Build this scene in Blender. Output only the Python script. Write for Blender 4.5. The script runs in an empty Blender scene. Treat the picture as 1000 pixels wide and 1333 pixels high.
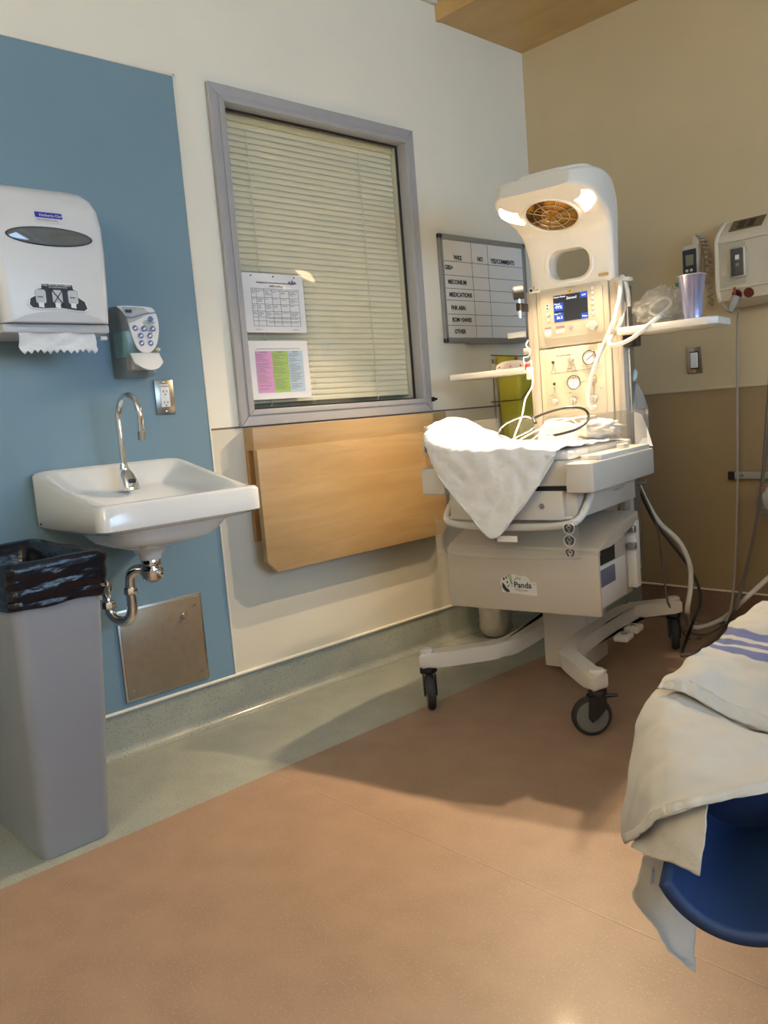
import bpy, bmesh, math, random
from mathutils import Vector, Matrix, noise
random.seed(7)
sc = bpy.context.scene
COL = sc.collection
V = Vector

# ------------------------------------------------------------------ camera
CAM = V((2.548, -3.530, 1.044)); YAW, PITCH, ROLL, FPX = -0.82191, -0.11675, -0.08150, 1080.9
_F = V((math.sin(YAW)*math.cos(PITCH), math.cos(YAW)*math.cos(PITCH), math.sin(PITCH)))
_r = V((math.cos(YAW), -math.sin(YAW), 0)); _u = _r.cross(_F)
_R = math.cos(ROLL)*_r + math.sin(ROLL)*_u
_U = -math.sin(ROLL)*_r + math.cos(ROLL)*_u
cd = bpy.data.cameras.new('camera'); cd.sensor_fit = 'HORIZONTAL'; cd.sensor_width = 36
cd.lens = FPX/1000*36; cd.clip_start = .05
cam = bpy.data.objects.new('camera', cd); COL.objects.link(cam)
m = Matrix.Identity(4)
for i in range(3):
    m[i][0] = _R[i]; m[i][1] = _U[i]; m[i][2] = -_F[i]; m[i][3] = CAM[i]
cam.matrix_world = m; sc.camera = cam

# ------------------------------------------------------------------ world, daylight, exposure
w = bpy.data.worlds.new('world'); sc.world = w; w.use_nodes = True
w.node_tree.nodes['Background'].inputs[0].default_value = (.62, .78, 1, 1)
w.node_tree.nodes['Background'].inputs[1].default_value = 1.0
sc.view_settings.view_transform = 'Standard'; sc.view_settings.look = 'None'
sc.view_settings.exposure = 0.0; sc.view_settings.gamma = 1; sc.view_settings.use_curve_mapping = False

def area_light(name, loc, direction, sx, sy, power, col, spread=math.pi):
    l = bpy.data.lights.new(name, 'AREA'); l.shape = 'RECTANGLE'; l.size = sx; l.size_y = sy
    l.energy = power; l.color = col; l.spread = spread
    o = bpy.data.objects.new(name, l); COL.objects.link(o)
    o.location = loc; o.rotation_euler = V(direction).to_track_quat('-Z', 'Y').to_euler()
    return o
RX, RY, CZ = 4.7, -5.4, 2.80          # room extents, ceiling height
DAY_POWER, LAMP_POWER, UP_POWER = 70, 11, 125
# daylight coming in through the room's big window in the wall opposite the sink
area_light('daylight', (RX+.02, -1.95, 1.65), (-1, 0, -.05), 2.5, 1.2, DAY_POWER, (.46, .71, 1.0))

# ------------------------------------------------------------------ pixel -> place
def ray(u, v): return _F + (u-500)/FPX*_R - (v-666.5)/FPX*_U
def P(u, v, axis, val):
    d = ray(u, v); return CAM + (val-CAM[axis])/d[axis]*d
def PD(u, v, depth): return CAM + depth*ray(u, v)
TH = math.radians(11); WO = V((.75, -1.0, 0))
WX = V((math.cos(TH), math.sin(TH), 0)); WY = V((-math.sin(TH), math.cos(TH), 0)); WZ = V((0, 0, 1))
def PL(u, v, axis, val):                 # in the infant warmer's own frame
    d = ray(u, v); ax = (WX, WY, WZ)
    c = [(CAM-WO).dot(a) for a in ax]; e = [d.dot(a) for a in ax]
    t = (val-c[axis])/e[axis]; return V([c[i]+t*e[i] for i in range(3)])

# ------------------------------------------------------------------ materials
MATS = {}
def mat(name, col, rough=.5, metal=0, spec=.5, noise_amt=0, noise_scale=40, bump=0, bump_scale=200,
        coat=0, emit=None, emit_s=0, trans=0, sss=0, stretch=None, col2=None, detail=4, ior=None, aniso=0):
    if name in MATS: return MATS[name]
    mt = bpy.data.materials.new(name); mt.use_nodes = True; nt = mt.node_tree
    b = nt.nodes['Principled BSDF']
    b.inputs['Base Color'].default_value = (*col, 1); b.inputs['Roughness'].default_value = rough
    b.inputs['Metallic'].default_value = metal; b.inputs['Specular IOR Level'].default_value = spec
    if coat: b.inputs['Coat Weight'].default_value = coat; b.inputs['Coat Roughness'].default_value = .08
    if emit: b.inputs['Emission Color'].default_value = (*emit, 1); b.inputs['Emission Strength'].default_value = emit_s
    if trans: b.inputs['Transmission Weight'].default_value = trans
    if ior: b.inputs['IOR'].default_value = ior
    if noise_amt or bump or col2:
        tc = nt.nodes.new('ShaderNodeTexCoord'); src = tc.outputs['Object']
        if stretch:
            mp = nt.nodes.new('ShaderNodeMapping'); mp.inputs['Scale'].default_value = stretch
            nt.links.new(src, mp.inputs[0]); src = mp.outputs[0]
    if noise_amt or col2:
        n = nt.nodes.new('ShaderNodeTexNoise'); n.inputs['Scale'].default_value = noise_scale
        n.inputs['Detail'].default_value = detail; n.inputs['Roughness'].default_value = .65
        nt.links.new(src, n.inputs['Vector'])
        cr = nt.nodes.new('ShaderNodeValToRGB')
        a = max(0, 1-noise_amt); c2 = col2 or tuple(c*a for c in col)
        cr.color_ramp.elements[0].position = .32; cr.color_ramp.elements[0].color = (*c2, 1)
        cr.color_ramp.elements[1].position = .68; cr.color_ramp.elements[1].color = (*col, 1)
        nt.links.new(n.outputs['Fac'], cr.inputs[0]); nt.links.new(cr.outputs[0], b.inputs['Base Color'])
    if bump:
        n2 = nt.nodes.new('ShaderNodeTexNoise'); n2.inputs['Scale'].default_value = bump_scale
        n2.inputs['Detail'].default_value = 5
        nt.links.new(src, n2.inputs['Vector'])
        bp = nt.nodes.new('ShaderNodeBump'); bp.inputs['Strength'].default_value = bump
        bp.inputs['Distance'].default_value = .004
        nt.links.new(n2.outputs['Fac'], bp.inputs['Height']); nt.links.new(bp.outputs[0], b.inputs['Normal'])
    MATS[name] = mt; return mt

def clear_mat(name, tint=(.97, .98, .97), rough=.02, ior=1.45, haze=0, haze_col=(.8, .8, .8), bump=0, bscale=30):
    if name in MATS: return MATS[name]
    mt = bpy.data.materials.new(name); mt.use_nodes = True; nt = mt.node_tree; nt.nodes.clear()
    o = nt.nodes.new('ShaderNodeOutputMaterial'); t = nt.nodes.new('ShaderNodeBsdfTransparent')
    g = nt.nodes.new('ShaderNodeBsdfGlossy'); mx = nt.nodes.new('ShaderNodeMixShader')
    fr = nt.nodes.new('ShaderNodeLayerWeight'); fr.inputs[0].default_value = .5          # Schlick reflectance, same from both faces
    pw = nt.nodes.new('ShaderNodeMath'); pw.operation = 'POWER'; pw.inputs[1].default_value = 5; nt.links.new(fr.outputs['Facing'], pw.inputs[0])
    f0 = ((ior-1)/(ior+1))**2; ma = nt.nodes.new('ShaderNodeMath'); ma.operation = 'MULTIPLY_ADD'; ma.inputs[1].default_value = 1-f0; ma.inputs[2].default_value = f0
    nt.links.new(pw.outputs[0], ma.inputs[0])
    t.inputs[0].default_value = (*tint, 1); g.inputs['Roughness'].default_value = rough
    nt.links.new(ma.outputs[0], mx.inputs[0]); nt.links.new(t.outputs[0], mx.inputs[1]); nt.links.new(g.outputs[0], mx.inputs[2])
    out = mx
    if bump:
        n2 = nt.nodes.new('ShaderNodeTexNoise'); n2.inputs['Scale'].default_value = bscale
        bp = nt.nodes.new('ShaderNodeBump'); bp.inputs['Strength'].default_value = bump; bp.inputs['Distance'].default_value = .02
        nt.links.new(n2.outputs['Fac'], bp.inputs['Height'])
        nt.links.new(bp.outputs[0], g.inputs['Normal']); nt.links.new(bp.outputs[0], fr.inputs['Normal'])
    if haze:
        d = nt.nodes.new('ShaderNodeBsdfPrincipled'); d.inputs['Base Color'].default_value = (*haze_col, 1); d.inputs['Roughness'].default_value = .35
        m2 = nt.nodes.new('ShaderNodeMixShader'); m2.inputs[0].default_value = haze
        nt.links.new(mx.outputs[0], m2.inputs[1]); nt.links.new(d.outputs[0], m2.inputs[2]); out = m2
    nt.links.new(out.outputs[0], o.inputs[0]); MATS[name] = mt; return mt

def speckle_mat(name, c1, c2, c3, rough, coat):
    """sheet flooring: soft mottling plus fine flecks"""
    mt = bpy.data.materials.new(name); mt.use_nodes = True; nt = mt.node_tree; b = nt.nodes['Principled BSDF']
    tc = nt.nodes.new('ShaderNodeTexCoord')
    n1 = nt.nodes.new('ShaderNodeTexNoise'); n1.inputs['Scale'].default_value = 9; n1.inputs['Detail'].default_value = 6
    n2 = nt.nodes.new('ShaderNodeTexNoise'); n2.inputs['Scale'].default_value = 190; n2.inputs['Detail'].default_value = 3
    nt.links.new(tc.outputs['Object'], n1.inputs['Vector']); nt.links.new(tc.outputs['Object'], n2.inputs['Vector'])
    r1 = nt.nodes.new('ShaderNodeValToRGB'); e = r1.color_ramp.elements
    e[0].position = .3; e[0].color = (*c2, 1); e[1].position = .7; e[1].color = (*c1, 1)
    r2 = nt.nodes.new('ShaderNodeValToRGB'); e = r2.color_ramp.elements
    e[0].position = .56; e[0].color = (0, 0, 0, 1); e[1].position = .7; e[1].color = (1, 1, 1, 1)
    nt.links.new(n1.outputs['Fac'], r1.inputs[0]); nt.links.new(n2.outputs['Fac'], r2.inputs[0])
    mx = nt.nodes.new('ShaderNodeMixRGB'); nt.links.new(r2.outputs[0], mx.inputs[0]); nt.links.new(r1.outputs[0], mx.inputs[1])
    mx.inputs[2].default_value = (*c3, 1); nt.links.new(mx.outputs[0], b.inputs['Base Color'])
    b.inputs['Roughness'].default_value = rough; b.inputs['Coat Weight'].default_value = coat; b.inputs['Coat Roughness'].default_value = .13
    bp = nt.nodes.new('ShaderNodeBump'); bp.inputs['Strength'].default_value = .05; bp.inputs['Distance'].default_value = .002
    nt.links.new(n1.outputs['Fac'], bp.inputs['Height']); nt.links.new(bp.outputs[0], b.inputs['Normal'])
    MATS[name] = mt; return mt

def wood_mat(name, c1, c2, stretch, rough=.35, scale=3):
    mt = bpy.data.materials.new(name); mt.use_nodes = True; nt = mt.node_tree; b = nt.nodes['Principled BSDF']
    tc = nt.nodes.new('ShaderNodeTexCoord'); mp = nt.nodes.new('ShaderNodeMapping'); mp.inputs['Scale'].default_value = stretch
    n = nt.nodes.new('ShaderNodeTexNoise'); n.inputs['Scale'].default_value = scale; n.inputs['Detail'].default_value = 8
    n.inputs['Roughness'].default_value = .6; n.inputs['Distortion'].default_value = .6
    r1 = nt.nodes.new('ShaderNodeValToRGB'); e = r1.color_ramp.elements
    e[0].position = .35; e[0].color = (*c2, 1); e[1].position = .65; e[1].color = (*c1, 1)
    nt.links.new(tc.outputs['Object'], mp.inputs[0]); nt.links.new(mp.outputs[0], n.inputs['Vector'])
    nt.links.new(n.outputs['Fac'], r1.inputs[0]); nt.links.new(r1.outputs[0], b.inputs['Base Color'])
    b.inputs['Roughness'].default_value = rough
    MATS[name] = mt; return mt

M_cream = mat('cream_paint', (.79, .76, .67), .55, noise_amt=.04, noise_scale=3, bump=.06, bump_scale=300)
M_creamlow = mat('cream_wainscot', (.64, .60, .50), .4, noise_amt=.04, noise_scale=3, bump=.04, bump_scale=300)
M_tan = mat('tan_paint', (.56, .46, .295), .55, noise_amt=.05, noise_scale=3, bump=.06, bump_scale=300)
M_tanlow = mat('tan_wainscot', (.28, .20, .105), .5, noise_amt=.05, noise_scale=3, bump=.05, bump_scale=300)
M_blue = mat('blue_panel', (.162, .268, .345), .42, noise_amt=.05, noise_scale=2, bump=.05, bump_scale=350)
M_trimwhite = mat('cream_trim', (.78, .74, .64), .35, noise_amt=.03)
M_brown = speckle_mat('brown_sheet_floor', (.325, .215, .148), (.27, .174, .118), (.375, .262, .182), .48, .06)
M_teal = speckle_mat('teal_sheet_floor', (.345, .36, .31), (.285, .305, .265), (.15, .175, .155), .40, .45)
M_brownbase = speckle_mat('brown_sheet_base', (.21, .125, .085), (.18, .105, .07), (.25, .16, .11), .5, .1)
M_weld = mat('floor_weld', (.42, .29, .20), .4, noise_amt=.1)
M_wood = wood_mat('maple', (.46, .315, .155), (.385, .25, .115), (2, .7, 6), .32)
M_woodsof = wood_mat('maple_soffit', (.58, .39, .15), (.50, .32, .12), (.9, 3, 3), .4)
M_ceil = mat('ceiling_tile', (.72, .70, .65), .9, noise_amt=.25, noise_scale=120, bump=.3, bump_scale=150)
M_alu = mat('window_frame_grey', (.36, .36, .375), .38, noise_amt=.05, noise_scale=20)
M_slat = mat('blind_slat', (.86, .78, .60), .42, noise_amt=.03, noise_scale=8)
M_rail = mat('blind_rail', (.70, .60, .38), .4, noise_amt=.04)
M_black = mat('black_plastic', (.012, .012, .013), .35, noise_amt=.2)
M_rubber = mat('black_rubber', (.018, .018, .018), .6, noise_amt=.2)
M_dark = mat('dark_void', (.02, .018, .015), .8, noise_amt=.1)
M_white = mat('white_plastic', (.80, .80, .80), .32, noise_amt=.02, noise_scale=6)
M_disp = mat('dispenser_white', (.66, .68, .71), .30, noise_amt=.02, noise_scale=6)
M_dispgrey = mat('dispenser_grey', (.50, .52, .55), .35, noise_amt=.02)
M_smoke = mat('smoked_window', (.10, .11, .12), .06, spec=.8, coat=1, noise_amt=.1, noise_scale=10)
M_porc = mat('porcelain', (.68, .70, .72), .10, coat=.6, noise_amt=.015, noise_scale=4)
M_chrome = mat('chrome', (.78, .78, .78), .07, 1, noise_amt=.03, noise_scale=12)
M_steel = mat('brushed_steel', (.50, .46, .40), .33, 1, noise_amt=.10, noise_scale=12, stretch=(1, 1, 40), bump=.03, bump_scale=60)
M_steelpl = mat('steel_plate', (.42, .38, .33), .28, 1, noise_amt=.10, noise_scale=30)
M_bronze = mat('access_panel_bronze', (.31, .245, .17), .36, .45, noise_amt=.14, noise_scale=35, bump=.04, bump_scale=120)
M_bin = mat('grey_bin', (.275, .30, .345), .42, noise_amt=.04, noise_scale=8, bump=.05, bump_scale=500)
M_bag = mat('black_bag', (.004, .005, .011), .2, spec=.4, bump=1, bump_scale=16, noise_amt=.3, stretch=(1, 1, 2.4))
M_paper = mat('paper', (.80, .80, .83), .6, noise_amt=.02, noise_scale=5)
M_towelp = mat('paper_towel', (.74, .78, .84), .85, noise_amt=.08, noise_scale=60, bump=.35, bump_scale=90)
M_ink = mat('black_ink', (.02, .02, .022), .5, noise_amt=.1)
M_inkgrey = mat('grey_ink', (.20, .20, .22), .6, noise_amt=.1)
M_inkblue = mat('blue_ink', (.03, .035, .36), .4, noise_amt=.1)
M_inknavy = mat('navy_ink', (.10, .16, .40), .5, noise_amt=.1)
M_pink = mat('pink_print', (.62, .30, .56), .6, noise_amt=.03)
M_green = mat('green_print', (.34, .52, .13), .6, noise_amt=.03)
M_lblue = mat('pale_blue_print', (.45, .58, .70), .6, noise_amt=.03)
M_soap = clear_mat('clear_soap_case', (.86, .89, .89), .08, haze=.24, haze_col=(.55, .60, .60))
M_soapl = mat('teal_soap', (.08, .36, .36), .15, noise_amt=.1, noise_scale=10)
M_glass = clear_mat('window_glass', (.97, .98, .97), .01, 1.5)
M_acryl = clear_mat('clear_acrylic', (.965, .965, .955), .03, 1.45, haze=.05, haze_col=(.9, .88, .82))
M_film = clear_mat('plastic_film', (.93, .93, .92), .12, 1.5, haze=.16, haze_col=(.85, .85, .84), bump=1, bscale=25)
M_bagfilm = clear_mat('grey_plastic_film', (.85, .85, .87), .18, 1.5, haze=.38, haze_col=(.62, .62, .64), bump=1, bscale=22)
M_warm = mat('warmer_cream', (.76, .735, .68), .36, noise_amt=.025, noise_scale=8)
M_colm = mat('column_cream', (.62, .555, .44), .4, noise_amt=.025, noise_scale=8)
M_warmg = mat('warmer_grey', (.62, .58, .52), .42, noise_amt=.03, noise_scale=8, bump=.04, bump_scale=400)
M_cab = mat('cabinet_taupe', (.50, .44, .36), .42, noise_amt=.03, noise_scale=8, bump=.05, bump_scale=400)
M_alurail = mat('anodised_rail', (.40, .41, .44), .3, .9, noise_amt=.06, noise_scale=20)
M_gold = mat('gold_reflector', (.50, .25, .045), .12, 1, noise_amt=.35, noise_scale=18)
M_elem = mat('heater_element', (.75, .70, .62), .25, .3, noise_amt=.1, emit=(1, .55, .2), emit_s=.6)
M_wire = mat('grille_wire', (.85, .82, .72), .2, 1, noise_amt=.05)
M_lens = mat('lamp_lens', (1, .95, .85), .4, noise_amt=.02, emit=(1, .74, .42), emit_s=12)
M_screen = mat('screen_black', (.012, .013, .014), .15, noise_amt=.1, emit=(.03, .03, .034), emit_s=1)
M_scrblue = mat('screen_blue', (.02, .05, .3), .2, noise_amt=.1, emit=(.02, .07, .42), emit_s=1)
M_scrwhite = mat('screen_white', (.8, .8, .9), .2, noise_amt=.02, emit=(.75, .82, 1), emit_s=1)
M_knob = mat('grey_knob', (.46, .44, .41), .35, noise_amt=.05)
M_yellow = mat('yellow_mark', (.80, .52, .04), .45, noise_amt=.05)
M_red = mat('red_mark', (.55, .05, .05), .45, noise_amt=.08)
M_linen = mat('white_linen', (.80, .79, .77), .85, noise_amt=.03, noise_scale=15, bump=.5, bump_scale=45)
M_sharps = mat('sharps_yellow', (.62, .57, .055), .38, noise_amt=.05, noise_scale=10)
M_board = mat('whiteboard_face', (.78, .78, .78), .25, noise_amt=.02, noise_scale=4)
M_boardframe = mat('whiteboard_frame', (.36, .37, .38), .35, .6, noise_amt=.05)
M_tube = mat('white_tubing', (.78, .75, .68), .35, noise_amt=.03)
M_hose = mat('white_hose', (.66, .63, .57), .45, noise_amt=.05)
M_bcable = mat('brown_grey_cable', (.13, .105, .085), .5, noise_amt=.1)
M_gcable = mat('grey_cable', (.33, .30, .26), .5, noise_amt=.1)
M_iv = mat('ivory_panel', (.66, .61, .50), .38, noise_amt=.03)
M_leafgreen = mat('bamboo_green', (.16, .36, .05), .5, noise_amt=.2)
M_navyv = mat('blue_vinyl', (.006, .027, .100), .6, noise_amt=.06, noise_scale=20, bump=.03, bump_scale=300)
M_cupm = mat('iridescent_metal', (.42, .52, .90), .22, .85, col2=(.68, .60, .82), noise_scale=5, stretch=(18, 18, .4), detail=1)

# ------------------------------------------------------------------ mesh helpers
def obj(name, bm, material, parent=None, smooth=True, angle=35):
    me = bpy.data.meshes.new(name); bmesh.ops.recalc_face_normals(bm, faces=bm.faces[:]); bm.to_mesh(me); bm.free()
    return obj_me(name, me, material, parent, smooth, angle)
def obj_me(name, me, material, parent=None, smooth=True, angle=35):
    me.materials.clear()
    for mm in (material if isinstance(material, (list, tuple)) else [material]): me.materials.append(mm)
    if smooth:
        for p in me.polygons: p.use_smooth = True
        me.set_sharp_from_angle(angle=math.radians(angle))
    o = bpy.data.objects.new(name, me); COL.objects.link(o)
    if parent: o.parent = parent
    return o
def thing(name, label, cat, loc=(0, 0, 0), rotz=0, group=None):
    o = bpy.data.objects.new(name, None); COL.objects.link(o); o.empty_display_size = .05
    o.location = loc; o.rotation_euler = (0, 0, rotz); tag(o, label, cat, group); return o
def tag(o, label, cat, group=None):
    o['label'] = label; o['category'] = cat
    if group: o['group'] = group
    return o
def struct(o, label=None):
    o['kind'] = 'structure'
    if label: o['label'] = label
    return o
def rel(parent, p):                       # world point -> child coordinates of an unrotated parent
    return V(p)-V(parent.location)

def box(bm, x0, x1, y0, y1, z0, z1, bev=0, seg=2):
    vs = [bm.verts.new((x, y, z)) for x in (x0, x1) for y in (y0, y1) for z in (z0, z1)]
    q = [(0, 1, 3, 2), (4, 6, 7, 5), (0, 4, 5, 1), (2, 3, 7, 6), (0, 2, 6, 4), (1, 5, 7, 3)]
    fs = [bm.faces.new([vs[i] for i in f]) for f in q]
    if bev:
        es = {e for f in fs for e in f.edges}
        bmesh.ops.bevel(bm, geom=list(es), offset=bev, segments=seg, profile=.5, affect='EDGES')
    return bm
def mbox(*a, **k): return box(bmesh.new(), *a, **k)
def prism(bm, poly, ext, bev=0, seg=2):
    """poly: 3-D points of one flat outline, ext: extrusion vector"""
    ext = V(ext); a = [bm.verts.new(p) for p in poly]; b = [bm.verts.new(V(p)+ext) for p in poly]
    fs = [bm.faces.new(a), bm.faces.new(list(reversed(b)))]; n = len(a)
    for i in range(n): fs.append(bm.faces.new([a[i], b[i], b[(i+1) % n], a[(i+1) % n]]))
    if bev:
        es = [e for f in fs[:2] for e in f.edges]
        bmesh.ops.bevel(bm, geom=list(set(es)), offset=bev, segments=seg, profile=.5, affect='EDGES')
    return bm
def rrect(x0, x1, y0, y1, r, n=5):
    out = []
    for cx, cy, a0 in ((x1-r, y1-r, 0), (x0+r, y1-r, 90), (x0+r, y0+r, 180), (x1-r, y0+r, 270)):
        for i in range(n+1):
            a = math.radians(a0+90*i/n); out.append((cx+r*math.cos(a), cy+r*math.sin(a)))
    return out
def circ(cx, cy, r, n=24, r2=None): return [(cx+r*math.cos(2*math.pi*i/n), cy+(r2 or r)*math.sin(2*math.pi*i/n)) for i in range(n)]
def onX(poly, x): return [(x, a, b) for a, b in poly]       # outline lying in a plane x = const
def onY(poly, y): return [(a, y, b) for a, b in poly]
def onZ(poly, z): return [(a, b, z) for a, b in poly]
def cr(pts, k=8, closed=False):
    pts = [V(p) for p in pts]; n = len(pts); out = []
    rng = range(n if closed else n-1)
    for i in rng:
        g = (lambda j: pts[j % n]) if closed else (lambda j: pts[min(max(j, 0), n-1)])
        p0, p1, p2, p3 = g(i-1), g(i), g(i+1), g(i+2)
        for s in range(k):
            t = s/k; out.append(.5*((2*p1)+(p2-p0)*t+(2*p0-5*p1+4*p2-p3)*t*t+(3*p1-p0-3*p2+p3)*t**3))
    if not closed: out.append(pts[-1])
    return out
def tube(bm, pts, r, n=10, closed=False):
    pts = [V(p) for p in pts]; N = len(pts); rings = []; nrm = None
    for i in range(N):
        if closed: t = pts[(i+1) % N]-pts[i-1]
        else: t = pts[min(i+1, N-1)]-pts[max(i-1, 0)]
        t.normalize()
        if nrm is None: nrm = t.orthogonal().normalized()
        nrm = (nrm-t*nrm.dot(t)).normalized(); b = t.cross(nrm)
        rr = r[i] if isinstance(r, (list, tuple)) else r
        rings.append([bm.verts.new(pts[i]+rr*(math.cos(2*math.pi*j/n)*nrm+math.sin(2*math.pi*j/n)*b)) for j in range(n)])
    M = N if closed else N-1
    for i in range(M):
        A, B = rings[i], rings[(i+1) % N]
        sh = 0
        if closed and i == N-1:
            sh = min(range(n), key=lambda s: (A[0].co-B[s].co).length)
        for j in range(n): bm.faces.new([A[j], A[(j+1) % n], B[(j+1+sh) % n], B[(j+sh) % n]])
    if not closed:
        bm.faces.new(list(reversed(rings[0]))); bm.faces.new(rings[-1])
    return bm
def mtube(*a, **k): return tube(bmesh.new(), *a, **k)
def lathe(bm, prof, c, axis, n=24):
    axis = V(axis).normalized(); a = axis.orthogonal().normalized(); b = axis.cross(a); c = V(c); rings = []
    for r, h in prof:
        if r < 1e-6: rings.append([bm.verts.new(c+axis*h)])
        else: rings.append([bm.verts.new(c+axis*h+r*(math.cos(2*math.pi*j/n)*a+math.sin(2*math.pi*j/n)*b)) for j in range(n)])
    for A, B in zip(rings, rings[1:]):
        for j in range(n):
            f = [A[j % len(A)], A[(j+1) % len(A)], B[(j+1) % len(B)], B[j % len(B)]]
            f = list(dict.fromkeys(f))
            if len(f) > 2: bm.faces.new(f)
    if tuple(prof[0]) == tuple(prof[-1]): return bm
    for R_, rev in ((rings[0], True), (rings[-1], False)):
        if len(R_) > 1: bm.faces.new(list(reversed(R_)) if rev else R_)
    return bm
def mlathe(*a, **k): return lathe(bmesh.new(), *a, **k)
def loft(bm, rings, cap=True):
    R_ = [[bm.verts.new(p) for p in r] for r in rings]; n = len(R_[0])
    for A, B in zip(R_, R_[1:]):
        for j in range(n): bm.faces.new([A[j], A[(j+1) % n], B[(j+1) % n], B[j]])
    if cap: bm.faces.new(list(reversed(R_[0]))); bm.faces.new(R_[-1])
    return bm
def sheet(bm, rows, k=8, wr=0, wscale=14, seed=0, kc=None):
    """smooth surface through a grid of control points, with fine wrinkles"""
    kc = kc or k
    R1 = [cr(r, kc) for r in rows]; cols = list(zip(*R1)); C2 = [cr(c, k) for c in cols]
    nr, nc = len(C2[0]), len(C2)
    uvl = bm.loops.layers.uv.verify()
    g = [[None]*nc for _ in range(nr)]
    for i in range(nr):
        for j in range(nc):
            p = C2[j][i].copy()
            if wr:
                q = p*wscale+V((seed, seed*2, 0)); q2 = q*2.7
                p += .42*wr*V((noise.noise(q2), noise.noise(q2+V((9, 3, 1))), noise.noise(q2+V((2, 7, 5)))))
                p += wr*V((noise.noise(q), noise.noise(q+V((9, 3, 1))), noise.noise(q+V((2, 7, 5)))))
            g[i][j] = bm.verts.new(p)
    for i in range(nr-1):
        for j in range(nc-1):
            f = bm.faces.new([g[i][j], g[i][j+1], g[i+1][j+1], g[i+1][j]])
            for l, (a, b) in zip(f.loops, ((i, j), (i, j+1), (i+1, j+1), (i+1, j))): l[uvl].uv = (b/(nc-1), a/(nr-1))
    return bm
def solid(o, t, offset=0):
    md = o.modifiers.new('thickness', 'SOLIDIFY'); md.thickness = t; md.offset = offset; return o
def crumple(bm, c, rad, amp, fr=7, seed=0, sub=4):
    r = bmesh.ops.create_icosphere(bm, subdivisions=sub, radius=1)
    for v in r['verts']:
        n = v.co.normalized(); q = n*fr*.35+V((seed, 0, 0))
        d = 1+amp*(noise.noise(q*1.3)+.6*noise.noise(q*3)+.35*noise.noise(q*7))
        v.co = V(c)+V((n.x*rad[0]*d, n.y*rad[1]*d, n.z*rad[2]*d))
    return bm
def evaluated(o):
    dg = bpy.context.evaluated_depsgraph_get(); return bpy.data.meshes.new_from_object(o.evaluated_get(dg))
def text(name, s, size, origin, xd, yd, material, parent, align='LEFT', depth=.0003, sx=1.0, bold=0):
    c = bpy.data.curves.new('t', 'FONT'); c.body = s; c.size = size; c.align_x = align; c.extrude = depth; c.resolution_u = 3; c.offset = bold*size
    t = bpy.data.objects.new('t', c); COL.objects.link(t)
    bpy.context.view_layer.update()
    me = evaluated(t); bpy.data.objects.remove(t); bpy.data.curves.remove(c)
    xd = V(xd).normalized(); yd = V(yd).normalized(); zd = xd.cross(yd); mt = Matrix.Identity(4)
    for i in range(3): mt[i][0] = xd[i]*sx; mt[i][1] = yd[i]; mt[i][2] = zd[i]; mt[i][3] = origin[i]
    me.transform(mt); me.name = name
    return obj_me(name, me, material, parent, smooth=False)
def boolean_cut(o, cutters):
    for k in cutters:
        md = o.modifiers.new('cut', 'BOOLEAN'); md.operation = 'DIFFERENCE'; md.solver = 'EXACT'; md.object = k
    bpy.context.view_layer.update()
    me = evaluated(o); mats = list(o.data.materials); o.modifiers.clear(); o.data = me
    me.materials.clear()
    for mm in mats: me.materials.append(mm)
    for p in me.polygons: p.use_smooth = True; p.material_index = 0
    me.set_sharp_from_angle(angle=math.radians(40))
    for k in cutters: bpy.data.objects.remove(k)

# ================================================================== THE ROOM
BORDER = .515
bm = bmesh.new(); box(bm, BORDER, RX, RY, 0, -.1, 0)
floor = struct(obj('floor', bm, M_brown, smooth=False), 'brown speckled sheet floor with glossy wax')
struct(obj('border_strip', mbox(-.1, BORDER, RY, 0, -.1, 0), M_teal, floor, smooth=False), 'grey green border strip of the floor along the sink wall')
struct(obj('weld_seam', mbox(BORDER, RX, -2.184, -2.1815, -.001, .0006), M_weld, floor, smooth=False))
# left wall with window opening
WY0, WY1, WZ0, WZ1 = -1.782, -.890, 1.098, 2.168
bm = bmesh.new()
box(bm, -.14, 0, RY, WY0, 0, CZ); box(bm, -.14, 0, WY1, 0, 0, CZ)
box(bm, -.14, 0, WY0, WY1, 0, WZ0); box(bm, -.14, 0, WY0, WY1, WZ1, CZ)
wl = struct(obj('wall_left', bm, M_cream, smooth=False), 'cream painted wall behind sink and window')
struct(obj('blue_wall_panel', mbox(0, .006, -3.6, -1.966, .15, 2.219), M_blue, wl, smooth=False), 'slate blue wall panel behind the sink')
bm = bmesh.new(); box(bm, 0, .009, -3.6, -1.961, 2.217, 2.226, .001); box(bm, 0, .009, -1.967, -1.961, .15, 2.226, .001)
struct(obj('panel_edge_strip', bm, M_trimwhite, wl))
struct(obj('wainscot_panel', mbox(0, .004, -1.961, 0, .15, 1.036), M_creamlow, wl, smooth=False))
struct(obj('wainscot_seam', mbox(0, .0035, -1.961, 0, 1.036, 1.043), mat('seam_brown', (.16, .11, .07), .6, noise_amt=.1), wl, smooth=False))
# right wall
wr = struct(obj('wall_right', mbox(-.14, RX, 0, .12, 0, CZ), M_tan, smooth=False), 'tan painted wall behind the warmer')
struct(obj('wainscot_panel', mbox(0.004, RX, -.004, 0, .15, 1.036), M_tanlow, wr, smooth=False))
struct(obj('wainscot_rail', mbox(0.004, RX, -.009, 0, 1.034, 1.046, .002), mat('rail_cream', (.55, .47, .33), .4, noise_amt=.05), wr))
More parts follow.
